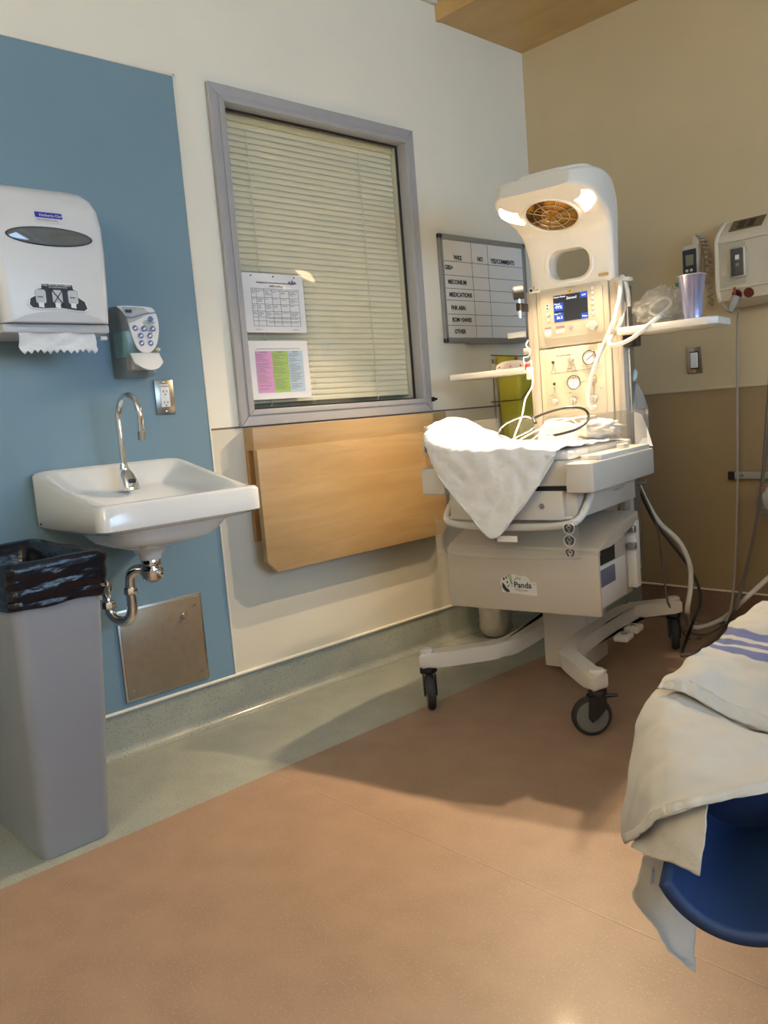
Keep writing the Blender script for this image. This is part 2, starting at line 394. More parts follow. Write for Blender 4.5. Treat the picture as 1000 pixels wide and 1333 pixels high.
# other two walls (behind the camera), the one opposite the sink has the daylight window
wb = struct(obj('wall_back', mbox(-.14, RX+.12, RY-.12, RY, 0, CZ), M_cream, smooth=False))
OY0, OY1, OZ0, OZ1 = -3.25, -.65, 1.0, 2.30
bm = bmesh.new()
box(bm, RX, RX+.12, RY, OY0, 0, CZ); box(bm, RX, RX+.12, OY1, .12, 0, CZ)
box(bm, RX, RX+.12, OY0, OY1, 0, OZ0); box(bm, RX, RX+.12, OY0, OY1, OZ1, CZ)
struct(obj('wall_front', bm, M_cream, smooth=False), 'wall with the daylight window')
bm = bmesh.new()
for a, b in ((OY0, OY0+.06), (OY1-.06, OY1), (-1.98, -1.92)): box(bm, RX+.01, RX+.06, a, b, OZ0, OZ1)
box(bm, RX+.01, RX+.06, OY0, OY1, OZ0, OZ0+.06); box(bm, RX+.01, RX+.06, OY0, OY1, OZ1-.06, OZ1)
w2 = struct(obj('window_2', bm, M_alu, smooth=False), 'daylight window frame')
# ceiling and wood soffit
struct(obj('ceiling', mbox(-.14, RX+.12, RY-.12, .12, CZ, CZ+.1), M_ceil, smooth=False), 'textured ceiling tiles')
struct(obj('ceiling_grid_strip', mbox(0, .022, RY, -.62, CZ-.012, CZ, .001), mat('grid_white', (.68, .66, .6), .5, noise_amt=.03), bpy.data.objects['ceiling']))
sof = struct(obj('trim_1', mbox(0, RX, -.595, 0, 2.728, CZ), M_woodsof, smooth=False), 'maple wood soffit panel along the top of the tan wall')
struct(obj('fascia_board', mbox(0, RX, -.617, -.595, 2.724, CZ, .001), M_woodsof, sof, smooth=False))
# flash-coved base
def cove(axis, a0, a1, h=.146, r=.032):
    prof = [(r+.0, .001)] + [(r-r*math.sin(math.radians(t)), r-r*math.cos(math.radians(t))+.001) for t in range(10, 91, 16)] + [(.004, h), (0, h), (0, .0), (r, 0)]
    prof[0] = (r, .001)
    if axis == 'y': ring0 = [(d, a0, z) for d, z in prof]; ext = (0, a1-a0, 0)
    else: ring0 = [(a0, -d, z) for d, z in prof]; ext = (a1-a0, 0, 0)
    return prism(bmesh.new(), ring0, ext)
struct(obj('baseboard_left', cove('y', RY, 0), M_teal), 'grey green coved base along the sink wall')
bR = struct(obj('baseboard_right', cove('x', BORDER, RX), M_brownbase), 'dark brown coved base along the tan wall')
struct(obj('corner_base', cove('x', 0, BORDER), M_teal, bR))
struct(obj('trim_2', mbox(0, .011, RY, 0, .146, .156, .003), M_trimwhite), 'cream cap strip on the base of the sink wall')
struct(obj('trim_3', mbox(0, RX, -.011, 0, .146, .154, .003), M_trimwhite), 'cream cap strip on the base of the tan wall')

# ---- added uplight on the unseen wall behind the camera, brightens ceiling and upper walls
Ul = thing('added_uplight', 'long white wall uplight added behind the camera to warm the upper walls', 'added wall light', (2.5, RY, 1.98))
obj('light_housing', prism(bmesh.new(), [(-.65, .0, 0), (-.65, .09, .0), (-.65, .14, .06), (-.65, .14, .12), (-.65, .12, .12), (-.65, .12, .07), (-.65, .02, .03), (-.65, 0, .12)], (1.3, 0, 0), .003), M_white, Ul)
obj('light_tube', mtube([(-.62, .07, .07), (.62, .07, .07)], .013, 12), mat('tube_glow', (1, .95, .85), .4, noise_amt=.02, emit=(1, .84, .60), emit_s=4), Ul)
ul = area_light('uplight', (2.5, RY+.07, 2.09), (0, .45, 1), 1.25, .07, UP_POWER, (1, .85, .62))
# ---- interior window with blind
bm = bmesh.new()
y0, y1, z0, z1 = -1.840, -.834, 1.040, 2.226
def frame_ring(bm, oy0, oy1, oz0, oz1, iy0, iy1, iz0, iz1, x0, x1, bev=.004):
    o_ = [(oy0, oz0), (oy1, oz0), (oy1, oz1), (oy0, oz1)]; i_ = [(iy0, iz0), (iy1, iz0), (iy1, iz1), (iy0, iz1)]
    for k in range(4):
        j = (k+1) % 4
        prism(bm, onX([o_[k], o_[j], i_[j], i_[k]], x0), (x1-x0, 0, 0), bev, 2)
frame_ring(bm, y0, y1, z0, z1, -1.79, -.884, 1.092, 2.174, 0.0005, .020)
win = struct(obj('window_1', bm, M_alu), 'grey framed interior window with closed blind')
bm = bmesh.new(); frame_ring(bm, -1.805, -.866, 1.078, 2.188, WY0+.001, WY1-.001, WZ0+.001, WZ1-.001, -.045, .026, .003)
struct(obj('inner_frame', bm, M_alu, win))
bm = bmesh.new(); frame_ring(bm, WY0+.001, WY1-.001, WZ0+.001, WZ1-.001, WY0+.008, WY1-.008, WZ0+.007, WZ1-.009, -.034, -.026, 0)
struct(obj('gasket', bm, M_black, win, smooth=False))
struct(obj('glass_pane', mbox(-.031, -.027, WY0+.002, WY1-.002, WZ0+.002, WZ1-.002), M_glass, win, smooth=False))
struct(obj('backing_panel', mbox(-.125, -.12, WY0+.001, WY1-.001, WZ0+.001, WZ1-.001), mat('corridor_wall', (.35, .31, .22), .8, noise_amt=.05), win, smooth=False))
bm = mbox(.020, .034, -.842, -.832, 1.082, 1.102, .002); lathe(bm, [(.006, 0), (.006, .012), (.004, .016)], (.034, -.837, 1.092), (1, 0, 0), 12)
struct(obj('latch', bm, M_black, win))
bl = thing('venetian_blind', 'closed beige venetian blind hanging behind the window glass', 'blind', (-.07, (WY0+WY1)/2, WZ1-.03))
ob = lambda p: V(p)-V(bl.location)
o = obj('headrail', mbox(-.016, .014, -.443, .443, .004, .028, .003), M_rail, bl)
SP = .0222; SL = None
for i in range(46):
    z = -.004-i*SP
    if SL is None:
        bm = bmesh.new(); pr = []
        for t in range(6):
            a = -.0125+.025*t/5; c = .0022*(1-(a/.0125)**2); th = math.radians(75)
            pr.append((a*math.cos(th)+c*math.sin(th), a*math.sin(th)*-1+c*math.cos(th)))
        top = pr; bot = [(p[0]-.0006, p[1]-.0004) for p in reversed(pr)]
        prism(bm, [(p[0], -.443, p[1]) for p in top+bot], (0, .886, 0)); o = obj('slat', bm, M_slat, bl); SL = o.data
    else:
        o = bpy.data.objects.new('slat', SL); COL.objects.link(o); o.parent = bl
    o.location = (0, 0, z)
obj('bottom_rail', mbox(-.010, .010, -.443, .443, -.020-46*SP-.006, -.020-46*SP+.006, .002), M_rail, bl)
for cy in (-.31, .245):
    bm = bmesh.new(); zz = -.02
    pts = [(.0155+.0022*math.cos(i*math.pi), cy+.0010*((-1)**i), -.02-i*SP/2) for i in range(92)]
    tube(bm, pts, .0016, 5); obj('ladder_cord', bm, mat('cord', (.80, .76, .62), .7, noise_amt=.1), bl)

# ---- two sheets of paper in clear sleeves, on the glass
def paper(label, TL, BR):
    a = P(*TL, 0, -.022); b = P(*BR, 0, -.022); cy, cz = (a.y+b.y)/2, (a.z+b.z)/2; hw, hh = .1397, .108
    t = thing('printed_notice', label, 'notice', (-.0265, cy, cz-hh))
    obj('sheet', mbox(.001, .002, -hw, hw, 0, 2*hh), M_paper, t, smooth=False)
    obj('clear_sleeve', mbox(0, .0032, -hw-.006, hw+.006, -.009, 2*hh+.006), clear_mat('sleeve', (.985, .985, .985), .06, 1.4), t, smooth=False)
    return t, hw, hh
X_, Z_ = (0, 1, 0), (0, 0, 1)
t, hw, hh = paper('white notice with a black printed table, taped above the coloured one', (314, 353), (400.5, 434))
T = 2*hh; px = .0036
text('heading', 'Medications for Neonatal Resuscitation Program', .0088, (px, -.078, T-.036), X_, Z_, M_ink, t)
text('heading', '(NRP) Guidelines', .0088, (px, -.02, T-.048), X_, Z_, M_ink, t)
bm = bmesh.new(); L = lambda ya, yb, za, zb: box(bm, px, px+.0003, ya, yb, za, zb)
ys = [-.105, -.083, -.048, -.012, .025, .066, .112]; zs = [T-.056, T-.062, T-.088, T-.112, T-.138, T-.160, T-.174, T-.192]
for z in zs: L(ys[0], ys[-1], z-.0005, z+.0005)
for y in ys: L(y-.0005, y+.0005, zs[-1], zs[0])
obj('table_grid', bm, M_ink, t, smooth=False)
bm = bmesh.new()
for zi in range(1, 5):
    for yi in range(6):
        for k in range(random.randint(1, 3)):
            ln = (ys[yi+1]-ys[yi]-.006)*random.uniform(.4, 1); L(ys[yi]+.003, ys[yi]+.003+ln, zs[zi]-.006-k*.005, zs[zi]-.0045-k*.005)
for z in (T-.165, T-.180): L(-.04, .1, z, z+.0015)
L(-.10, -.07, .010, .0115); L(.07, .10, .010, .0115)
obj('table_text', bm, M_inkgrey, t, smooth=False)
for y in (-.1, 0.0, .098):
    prism(bm := bmesh.new(), onX(circ(y, T-.010, .0032, 12), px), (.0004, 0, 0)); obj('punch_hole', bm, M_ink, t, smooth=False)
bm = bmesh.new()
for (a, h) in ((.075, .012), (.088, .018), (.1, .012)): prism(bm, onX([(a-.009, T-.034), (a+.009, T-.034), (a, T-.034+h)], px), (.0004, 0, 0))
obj('mountain_logo', bm, M_inkgrey, t, smooth=False)
t, hw, hh = paper('white notice with pink, green and pale blue printed columns', (321, 442), (407, 518)); T = 2*hh
L = lambda ya, yb, za, zb: box(bm, px, px+.0003, ya, yb, za, zb)
for nm, mm, a, b in (('pink_column', M_pink, -.108, -.034), ('green_column', M_green, -.033, .040), ('blue_column', M_lblue, .041, .112)):
    bm = bmesh.new(); box(bm, px-.0006, px-.0002, a, b, .024, T-.038); obj(nm, bm, mm, t, smooth=False)
    bm = bmesh.new(); L(a+.02, b-.02, T-.043, T-.040)
    z = T-.05
    while z > .032:
        if random.random() < .84: L(a+.005, a+.005+random.uniform(.4, 1)*(b-a-.012), z, z+.0013)
        z -= .0042
    obj('column_text', bm, M_inkgrey, t, smooth=False)
bm = bmesh.new(); L(-.1, .1, T-.030, T-.0285); obj('title_line', bm, M_inkgrey, t, smooth=False)

# ================================================================== SINK WALL FITTINGS
# ---- paper towel dispenser
D = thing('paper_towel_dispenser', 'white rounded paper towel dispenser with dark oval window on blue wall', 'dispenser', (.006, -2.544, 1.37))
def disp_ring(z, fx, hw_, r):
    return [(max(x, 0), y, z) for x, y in rrect(0, fx, -hw_, hw_, r, 5)]
rings = []
for z, fx, hw_ in ((0, .225, .150), (.02, .228, .151), (.10, .231, .155), (.20, .229, .160), (.27, .222, .163), (.32, .208, .161), (.352, .188, .154), (.374, .160, .142), (.388, .120, .124), (.394, .07, .10)):
    ring = [];
    for x, y in rrect(-.03, fx, -hw_, hw_, .028, 5): ring.append((max(x, 0), y, z))
    rings.append(ring)
obj('cover', loft(bmesh.new(), rings), M_disp, D, angle=50)
bm = mbox(.0, .205, -.152, .152, -.026, -.001, .006); obj('lower_housing', bm, M_dispgrey, D)
e = [(-.004+a, .232+b) for a, b in circ(0, 0, .121, 40, .0265)]
ell = []
for k in range(40):
    a = 2*math.pi*k/40; y = .121*math.cos(a); z = .0265*math.sin(a)-.045*(y/.121)**2*0
    ell.append((y, z+.232))
def disp_x(z): return .231-.0*z if z < .1 else (.231-.002*((z-.1)/.1) if z < .2 else .229-.007*((z-.2)/.07) if z < .27 else .222-.014*((z-.27)/.05))
prism(bm := bmesh.new(), [(disp_x(z)-.003, y, z) for y, z in ell], (.0045, 0, 0), .0015); obj('window_rim', bm, M_black, D)
prism(bm := bmesh.new(), [(disp_x(z)-.002, y*.965, .232+(z-.232)*.88) for y, z in ell], (.0052, 0, 0), .001); obj('viewing_window', bm, M_smoke, D); bsh = .010
# brand badge
prism(bm := bmesh.new(), [(disp_x(z)-.002, y, z) for y, z in rrect(-.034, .046, .270, .302, .006, 3)], (.0035, 0, 0)); bd = obj('badge', bm, M_disp, D)
prism(bm := bmesh.new(), [(disp_x(z)-.0015, y, z) for y, z in rrect(-.032, .044, .2835, .2995, .003, 3)], (.004, 0, 0)); obj('badge_band', bm, M_inkblue, bd)
bx_ = disp_x(.287)+.003
text('badge_lettering', 'Kimberly-Clark', .0108, (bx_, -.021, .2875), (0, 1, 0), (-.25, 0, 1), M_white, bd)
text('badge_lettering', 'PROFESSIONAL', .0078, (disp_x(.277)+.0022, -.029, .2745), (0, 1, 0), (-.25, 0, 1), M_inkgrey, bd, sx=1.1)
# instruction sticker
fx = .2318
def flat(poly, d0, d1): return prism(bmesh.new(), [(fx-.003+d0, y, z) for y, z in poly], (d1, 0, 0))
st_poly = [(-.086, .045), (-.078, .036), (-.05, .034), (0, .037), (.05, .030), (.072, .029), (.082, .036), (.076, .056), (.058, .068), (.057, .088), (.045, .092), (.043, .106), (-.046, .106), (-.048, .092), (-.06, .090), (-.064, .072), (-.082, .062)]
stk = obj('instruction_sticker', flat(st_poly, 0, .0045), M_white, D, smooth=False)
sc_poly = [(y*.955, .066+(z-.066)*.92) for y, z in st_poly]
obj('sticker_print', flat(sc_poly, .001, .0042), M_ink, stk, smooth=False)
for cy_ in (-.050, -.004, .040):
    obj('dispenser_icon', flat(rrect(cy_-.014, cy_+.014, .050, .087, .006, 3), .002, .0038), M_dispgrey, stk, smooth=False)
    if cy_ != -.004: obj('icon_slot', flat(rrect(cy_-.009, cy_+.006, .066, .0685, .001, 2), .003, .0034), M_ink, stk, smooth=False)
    obj('icon_towel', flat([(cy_-.008, .052), (cy_+.006, .052), (cy_+.006, .038), (cy_-.008, .040)], .003, .0033), M_white, stk, smooth=False)
bm = bmesh.new()
for s in (-1, 1): tube(bm, [(fx+.0045, -.004-.016*s, .046), (fx+.0045, -.004+.016*s, .088)], .0012, 6)
obj('cross_mark', bm, M_ink, stk)
text('sticker_lettering', 'PULL WITH BOTH HANDS', .0072, (fx+.0024, -.0425, .0975), (0, 1, 0), (0, 0, 1), M_white, stk, sx=.95)
text('sticker_lettering', 'TIRE CON AMBAS MANOS', .0045, (fx+.0024, -.026, .0925), (0, 1, 0), (0, 0, 1), M_white, stk)
# grey arch above the outlet, lever, paper
arch = [(-.135, .001)] + [(-.125+.25*k/16, .001+.030*math.sin(math.pi*k/16)**.6) for k in range(1, 16)] + [(.135, .001)]
obj('outlet_arch', flat(arch, -.001, .0035), M_dispgrey, D)
bm = mlathe([(.006, 0), (.006, .02), (.004, .022)], (.17, .135, -.036), (0, 1, 0), 12); obj('side_knob', bm, M_white, D)
pw = [];  n = 24
for k in range(n+1):
    pw.append((-.110+.222*k/n, -.072-.002*math.sin(k*.9)-(.010 if k % 2 else 0)))
bm = bmesh.new(); rows = []
for r_, zz in enumerate((-.020, -.035, -.05, -.062)):
    rows.append([(.196+.006*math.sin(r_*1.2+k*.5), -.110+.216*k/n+.0015*r_*(k/n-.3), zz) for k in range(n+1)])
rows.append([(.200+.004*math.sin(k*.5), a, b) for k, (a, b) in enumerate(pw)])
sheet(bm, rows, 2, wr=.0012, wscale=40, kc=2); solid(obj('paper_towel', bm, M_towelp, D), .0012)

# ---- soap dispenser
S = thing('soap_dispenser', 'clear wall soap dispenser with teal soap and white push lever', 'soap dispenser', (.006, -2.236, 1.226))
def soap_ring(z, fx_, h0): return [(max(x, 0), y, z) for x, y in rrect(-.03, fx_, -h0, h0, .022, 4)]
bm = loft(bmesh.new(), [soap_ring(z, f_, h_) for z, f_, h_ in ((0, .062, .058), (.012, .078, .061), (.06, .088, .062), (.12, .094, .062), (.17, .094, .061), (.20, .085, .059), (.217, .066, .055), (.224, .04, .05))])
obj('clear_case', bm, M_soap, S)
bm = loft(bmesh.new(), [[(max(x, .004), y, z) for x, y in rrect(.0, f_, -.053, .040, .012, 3)] for z, f_ in ((.062, .062), (.075, .072), (.10, .078), (.142, .080))]); obj('soap_pouch', bm, M_soapl, S)
# white shield front
sh = [(-.05, .222), (.052, .222), (.061, .20), (.062, .15), (.056, .118), (.045, .092), (.028, .076), (.010, .070), (-.010, .076), (-.024, .098), (-.034, .13), (-.040, .165), (-.046, .195)]
shc = [(p.x, p.y) for p in cr([(a, b, 0) for a, b in sh], 4, True)]
def soap_x(z):
    kn = ((0, .094), (.17, .095), (.20, .0865), (.217, .068), (.224, .045), (.3, .0))
    for (a, xa_), (b, xb_) in zip(kn, kn[1:]):
        if z <= b: return xa_+(xb_-xa_)*(z-a)/(b-a)
    return 0
bm = bmesh.new(); prism(bm, [(soap_x(z)-.004, y, z) for y, z in shc], (.008, 0, 0), .002); obj('front_shield', bm, M_white, S)
bm = mbox(.05, .098, -.04, .048, .020, .068, .006); obj('lever_housing', bm, mat('lever_grey', (.42, .42, .41), .4, noise_amt=.04), S)
lv = [];
for k in range(9):
    yy = -.046+.098*k/8; u_ = (k/8-.5)*2
    lv.append(yy)
rows = [[(.098+.004*(1-abs((y-.003)/.05)), y, .070) for y in lv], [(.105+.012*(1-abs((y-.003)/.05)**2), y, .058) for y in lv],
        [(.118+.010*(1-abs((y-.003)/.05)**2), y, .036+.004*abs((y-.003)/.05)) for y in lv],
        [(.124+.010*(1-abs((y-.003)/.05)**2), .003+(y-.003)*.86, .014+.020*abs((y-.003)/.05)**2.2) for y in lv]]
bm = sheet(bmesh.new(), rows, 4); solid(obj('push_lever', bm, M_white, S), .004)
bm = bmesh.new(); pts = cr([(soap_x(.19)+.0052, -.045, .184), (soap_x(.186)+.0052, -.02, .182), (soap_x(.193)+.005, .02, .194), (soap_x(.199)+.005, .06, .198)], 6)
tube(bm, pts, .0016, 6); obj('wave_line', bm, M_inknavy, S)
k = 0
for y, z, r_ in ((.038, .178, .0085), (-.020, .148, .009), (.011, .147, .009), (.041, .147, .009), (-.003, .125, .009), (.028, .125, .009), (-.003, .102, .009), (.028, .102, .009)):
    bm = bmesh.new(); xx = soap_x(z)+.0038
    prism(bm, onX(circ(y, z, r_, 18), xx), (.0008, 0, 0)); ic = obj('hand_icon', bm, M_inknavy, S, smooth=False)
    if k:
        bm = bmesh.new(); prism(bm, onX([(y-.006, z-.003), (y-.001, z+.002), (y+.004, z+.005), (y+.006, z), (y+.001, z-.004)], xx+.0006), (.0006, 0, 0)); obj('hand_shape', bm, M_white, ic, smooth=False)
    k += 1
xx = soap_x(.205)+.0042
bm = mbox(xx-.004, xx+.0005, -.038, -.018, .198, .207); obj('logo_block', bm, mat('logo_navy', (.03, .03, .09), .4, noise_amt=.05), S, smooth=False)
text('print_lines', 'hand wash', .006, (soap_x(.165)+.0042, .025, .164), (0, 1, 0), (0, 0, 1), M_inknavy, S)
bm = mlathe([(.006, 0), (.007, .004), (.004, .012)], (.09, .052, .082), (1, .3, 0), 12); obj('level_button', bm, mat('cream_button', (.7, .66, .5), .4, noise_amt=.03), S)

# ---- duplex outlet
def plate(name, label, cat, loc, face, group=None):
    return thing(name, label, cat, loc, face, group)
O_ = thing('wall_outlet', 'duplex wall outlet with bronze steel plate on the blue panel above the sink', 'outlet', (.006, -2.127, 1.103))
obj('cover_plate', mbox(0, .006, -.035, .035, 0, .115, .003), M_steelpl, O_)
rc = obj('receptacle', mbox(.003, .0085, -.0165, .0165, .024, .091, .0015), M_white, O_)
obj('top_label', mbox(.005, .0085, -.0165, .0165, .0935, .100, .002), M_white, O_)
for z in (.040, .076):
    for y, h_ in ((-.0065, .008), (.0065, .0065)):
        obj('slot', mbox(.0075, .0089, y-.0012, y+.0012, z-h_/2, z+h_/2), M_black, rc, smooth=False)
    prism(bm := bmesh.new(), onX(circ(0, z-.010, .0024, 12), .0075), (.0014, 0, 0)); obj('ground_hole', bm, M_black, rc, smooth=False)
obj('test_button', mbox(.008, .0098, -.005, .005, .059, .0635, .0008), M_white, rc); obj('test_button', mbox(.008, .0098, -.005, .005, .0525, .057, .0008), M_white, rc)
for z in (.010, .107): obj('screw', mlathe([(.0038, 0), (.0038, .0015), (.002, .0022)], (.006, 0, z), (1, 0, 0), 12), M_chrome, O_)

# ---- sink
SY = -2.350; SK = thing('wall_sink', 'white porcelain wall hung sink with raised back splash', 'sink', (.006, SY, .66))
HW = .256; SX = .472
z0_ = .66
def tz(x): return (.963 + (.866-.963)*min(1, (x/.40))**.85) - z0_                # top edge of the side wings
outer = rrect(0, SX, -HW, HW, .026, 5)
N_ = 48
def sq(cx, hx, hy, n_=N_, e_=5, cy_=0):
    out = []
    for k in range(n_):
        a = 2*math.pi*k/n_; c, s = math.cos(a), math.sin(a)
        out.append((cx+hx*math.copysign(abs(c)**(2/e_), c), cy_+hy*math.copysign(abs(s)**(2/e_), s)))
    return out
R_ = []
bot = sq(SX/2, SX/2-.035, HW-.022, e_=9); R_.append([(x, y, .785-z0_-.004) for x, y in bot])
r1 = sq(SX/2, SX/2, HW, e_=16); R_.append([(x, y, .795-z0_) for x, y in r1])
R_.append([(x, y, tz(x)-.010) for x, y in r1])
r2 = sq(SX/2, SX/2-.005, HW-.005, e_=14); R_.append([(x, y, tz(x)-.002) for x, y in r2])
r3 = sq(SX/2+.000, SX/2-.014, HW-.016, e_=12); R_.append([(x, y, tz(x)) for x, y in r3])
r4 = sq(SX/2+.004, SX/2-.026, HW-.030, e_=9); R_.append([(x, y, tz(x)-.006) for x, y in r4])
def deck(x): return .878-z0_-.02*min(1, max(0, (x-.10)/.1))
r5 = sq(SX/2+.008, SX/2-.040, HW-.052, e_=6); R_.append([(x, y, min(tz(x)-.012, deck(x)+.012)) for x, y in r5])
r6 = sq(SX/2+.010, SX/2-.048, HW-.066, e_=5); R_.append([(x, y, min(deck(x), tz(x)-.02)) for x, y in r6])
r7 = sq(.300, .125, .165, e_=3.2); R_.append([(x, y, .848-z0_) for x, y in r7])
r8 = sq(.300, .112, .150, e_=3); R_.append([(x, y, .825-z0_) for x, y in r8])
r9 = sq(.285, .085, .115, e_=2.6); R_.append([(x, y, .765-z0_) for x, y in r9])
ra = sq(.255, .045, .060, e_=2.2); R_.append([(x, y, .735-z0_) for x, y in ra])
rb = sq(.235, .020, .020, e_=2); R_.append([(x, y, .728-z0_) for x, y in rb])
obj('basin', loft(bmesh.new(), R_), M_porc, SK, angle=60)
U_ = []
for z, cx, hx, hy, ee in ((.785, .25, .190, .205, 5), (.770, .25, .172, .188, 4), (.752, .25, .160, .176, 3.6), (.738, .25, .148, .165, 3.4), (.724, .245, .120, .138, 3), (.712, .235, .085, .098, 2.6), (.700, .222, .052, .058, 2.2), (.680, .215, .034, .036, 2), (.664, .212, .031, .032, 2)):
    U_.append([(x, y, z-z0_) for x, y in sq(cx, hx, hy, e_=ee)])
obj('bowl_underside', loft(bmesh.new(), U_), M_porc, SK, angle=60)
bm = mlathe([(.022, 0), (.022, .004), (.012, .006)], (.235, 0, .7275-z0_), (0, 0, 1), 20); obj('drain', bm, M_chrome, SK)
obj('overflow_cap', mlathe([(.020, 0), (.022, -.01), (.012, -.018), (0, -.019)], (.10, .095, .712-z0_), (0, 0, 1), 18), M_chrome, SK)
bm = mbox(.0, .035, .07, .12, .70-z0_, .79-z0_, .005); obj('wall_bracket', bm, M_porc, SK)
obj('maker_mark', mbox(.045, .060, -HW-.0006, -HW+.001, .800-z0_, .806-z0_), M_ink, SK, smooth=False)
# ---- faucet
FX, FY, FZ = .120, SY+.002, .876
Fc = thing('faucet', 'chrome gooseneck faucet on the sink deck', 'faucet', (FX, FY, FZ))
bm = bmesh.new()
loft(bm, [[(x, y, z) for x, y in sq(c_, a, b, 24, 3)] for z, c_, a, b in ((0, .006, .034, .028), (.006, .006, .034, .028), (.03, .004, .028, .024), (.05, 0, .020, .019), (.062, -.002, .012, .012))]); obj('body', bm, M_chrome, Fc)
obj('sensor_window', mbox(.024, .035, -.012, .012, .020, .034, .003), M_black, Fc)
bm = bmesh.new(); pts = [(-.012, 0, .02), (-.012, 0, .08), (-.012, 0, .17), (-.012, 0, .225)]
for k in range(1, 13):
    a = math.pi*k/12*1.04; pts.append((-.012+.062*(1-math.cos(a)), .010*k/12, .225+.062*math.sin(a)))
lx = pts[-1]; pts += [(lx[0]-.002, lx[1], lx[2]-.018), (lx[0]-.004, lx[1], lx[2]-.045)]
tube(bm, cr(pts, 3), .0098, 14); obj('gooseneck', bm, M_chrome, Fc)
e_ = pts[-1]; obj('aerator', mlathe([(.0112, 0), (.0112, -.026), (.008, -.028)], (e_[0], e_[1], e_[2]+.004), (.1, 0, 1), 16), M_steel, Fc)
obj('neck_collar', mlathe([(.015, 0), (.016, .006), (.012, .016), (.0105, .024)], (-.012, 0, .058), (0, 0, 1), 18), M_chrome, Fc)
# ---- drain trap
T_ = thing('drain_trap', 'chrome drain trap running from the sink bowl to the wall', 'pipe', (.006, -2.425, .470))
l_ = lambda x, y, z: (x-.006, y+2.425, z-.470)
bm = mlathe([(.028, 0), (.030, -.006), (.030, -.020), (.022, -.024), (.034, -.030), (.037, -.046), (.030, -.064), (.014, -.074), (0, -.076)], l_(.218, SY, .667), (0, 0, 1), 24); obj('tailpiece', bm, M_chrome, T_)
bm = mlathe([(.008, 0), (.009, .008), (.004, .012)], l_(.252, SY+.006, .622), (1, .2, 0), 12); obj('clean_out_plug', bm, M_chrome, T_)
pts = cr([l_(.205, SY-.010, .628), l_(.188, SY-.032, .634), l_(.172, SY-.048, .620), l_(.168, SY-.052, .590), l_(.168, SY-.053, .550)], 6)
pts += cr([l_(.168, SY-.053, .550), l_(.166, SY-.055, .505), l_(.148, SY-.066, .478), l_(.120, SY-.082, .478), l_(.100, SY-.094, .500), l_(.096, SY-.096, .530)], 6)[1:]
bm = mtube(pts, .0165, 14); obj('trap_bend', bm, M_chrome, T_)
pts = cr([l_(.096, SY-.096, .525), l_(.094, SY-.097, .548), l_(.075, SY-.092, .566), l_(.045, SY-.082, .566), l_(.008, SY-.070, .562)], 6)
bm = mtube(pts, .0145, 14); obj('wall_arm', bm, M_chrome, T_)
for p_, ax in (((.168, SY-.053, .572), (0, 0, 1)), ((.097, SY-.096, .528), (0, 0, 1))):
    obj('slip_nut', mlathe([(.019, -.012), (.022, -.010), (.022, .004), (.019, .010)], l_(*p_), ax, 8), M_chrome, T_)
obj('wall_flange', mlathe([(.034, 0), (.034, .003), (.026, .010), (.016, .014)], l_(.006, SY-.070, .562), (1, 0, 0), 24), M_chrome, T_)
# ---- access panel
A_ = thing('access_panel', 'square bronze steel access panel low on the blue wall', 'panel', (.006, -2.231, .174))
obj('panel_frame', mbox(0, .006, -.157, .157, 0, .308, .002), M_steel, A_); obj('panel_door', mbox(.004, .008, -.149, .149, .008, .300, .001), M_bronze, A_)
obj('lock', mlathe([(.011, 0), (.011, .004), (.007, .008), (.007, .011)], (.008, .085, .245), (1, 0, 0), 18), M_chrome, A_)
for y, z in ((.128, .272), (.128, .035), (-.128, .035)): obj('screw', mlathe([(.0055, 0), (.005, .0015), (.002, .002)], (.008, y, z), (1, 0, 0), 12), M_steel, A_)
# ---- bin and its liner
Bn = thing('waste_bin', 'tall slim grey plastic waste bin beside the sink', 'bin', (.27, -2.770, 0))
bm = bmesh.new(); RB = []
def binr(z, grow=0):
    t_ = z/.75; hx = .208+.030*t_+grow; hy = .092+.020*t_+grow; return [(x, y+.024*t_, z) for x, y in rrect(-hx, hx, -hy, hy, .030, 5)]
for z in (0.0, .008): RB.append(binr(z, -.004 if z == 0 else 0))
for z in (.30, .305): RB.append(binr(z, .0 if z < .303 else .003))
for z in (.70, .735, .745): RB.append(binr(z, .003 if z < .71 else .010 if z < .74 else .010))
inn = [[(x*.95, y*.92, z) for x, y, z in binr(.745, 0)], [(x*.93, y*.9, z) for x, y, z in binr(.03, -.004)]]
obj('bin_body', loft(bm, RB+inn), M_bin, Bn, angle=40)
Li = thing('bin_liner', 'black plastic bag lining the grey waste bin', 'bin liner', (.27, -2.770, .03))
bm = bmesh.new(); RB = []
random.seed(3)
def linr(z, g, w_=0, ww=0):
    out = []
    for k, (x, y, zz) in enumerate(binr(min(z, .75), g)):
        q = V((x*30, y*30, z*55)); d = w_*noise.noise(q)
        out.append((x*(1+d), y*(1+d*1.6), z-.03+ww*noise.noise(V((x*9, y*9, 3)))))
    return out
def dens(ring, k=3):
    out = []
    for i in range(len(ring)):
        a, b = V(ring[i]), V(ring[(i+1) % len(ring)])
        for s in range(k): out.append(tuple(a.lerp(b, s/k)))
    return out
binr0 = binr
def binr(z, grow=0): return dens(binr0(z, grow), 7)
prof_ = [(.645+.095*i/13, .0125+.0065*i/13) for i in range(14)]+[(.752, .018), (.760, .012), (.762, .004), (.758, -.012), (.745, -.022), (.70, -.028), (.55, -.036), (.30, -.042), (.05, -.046)]
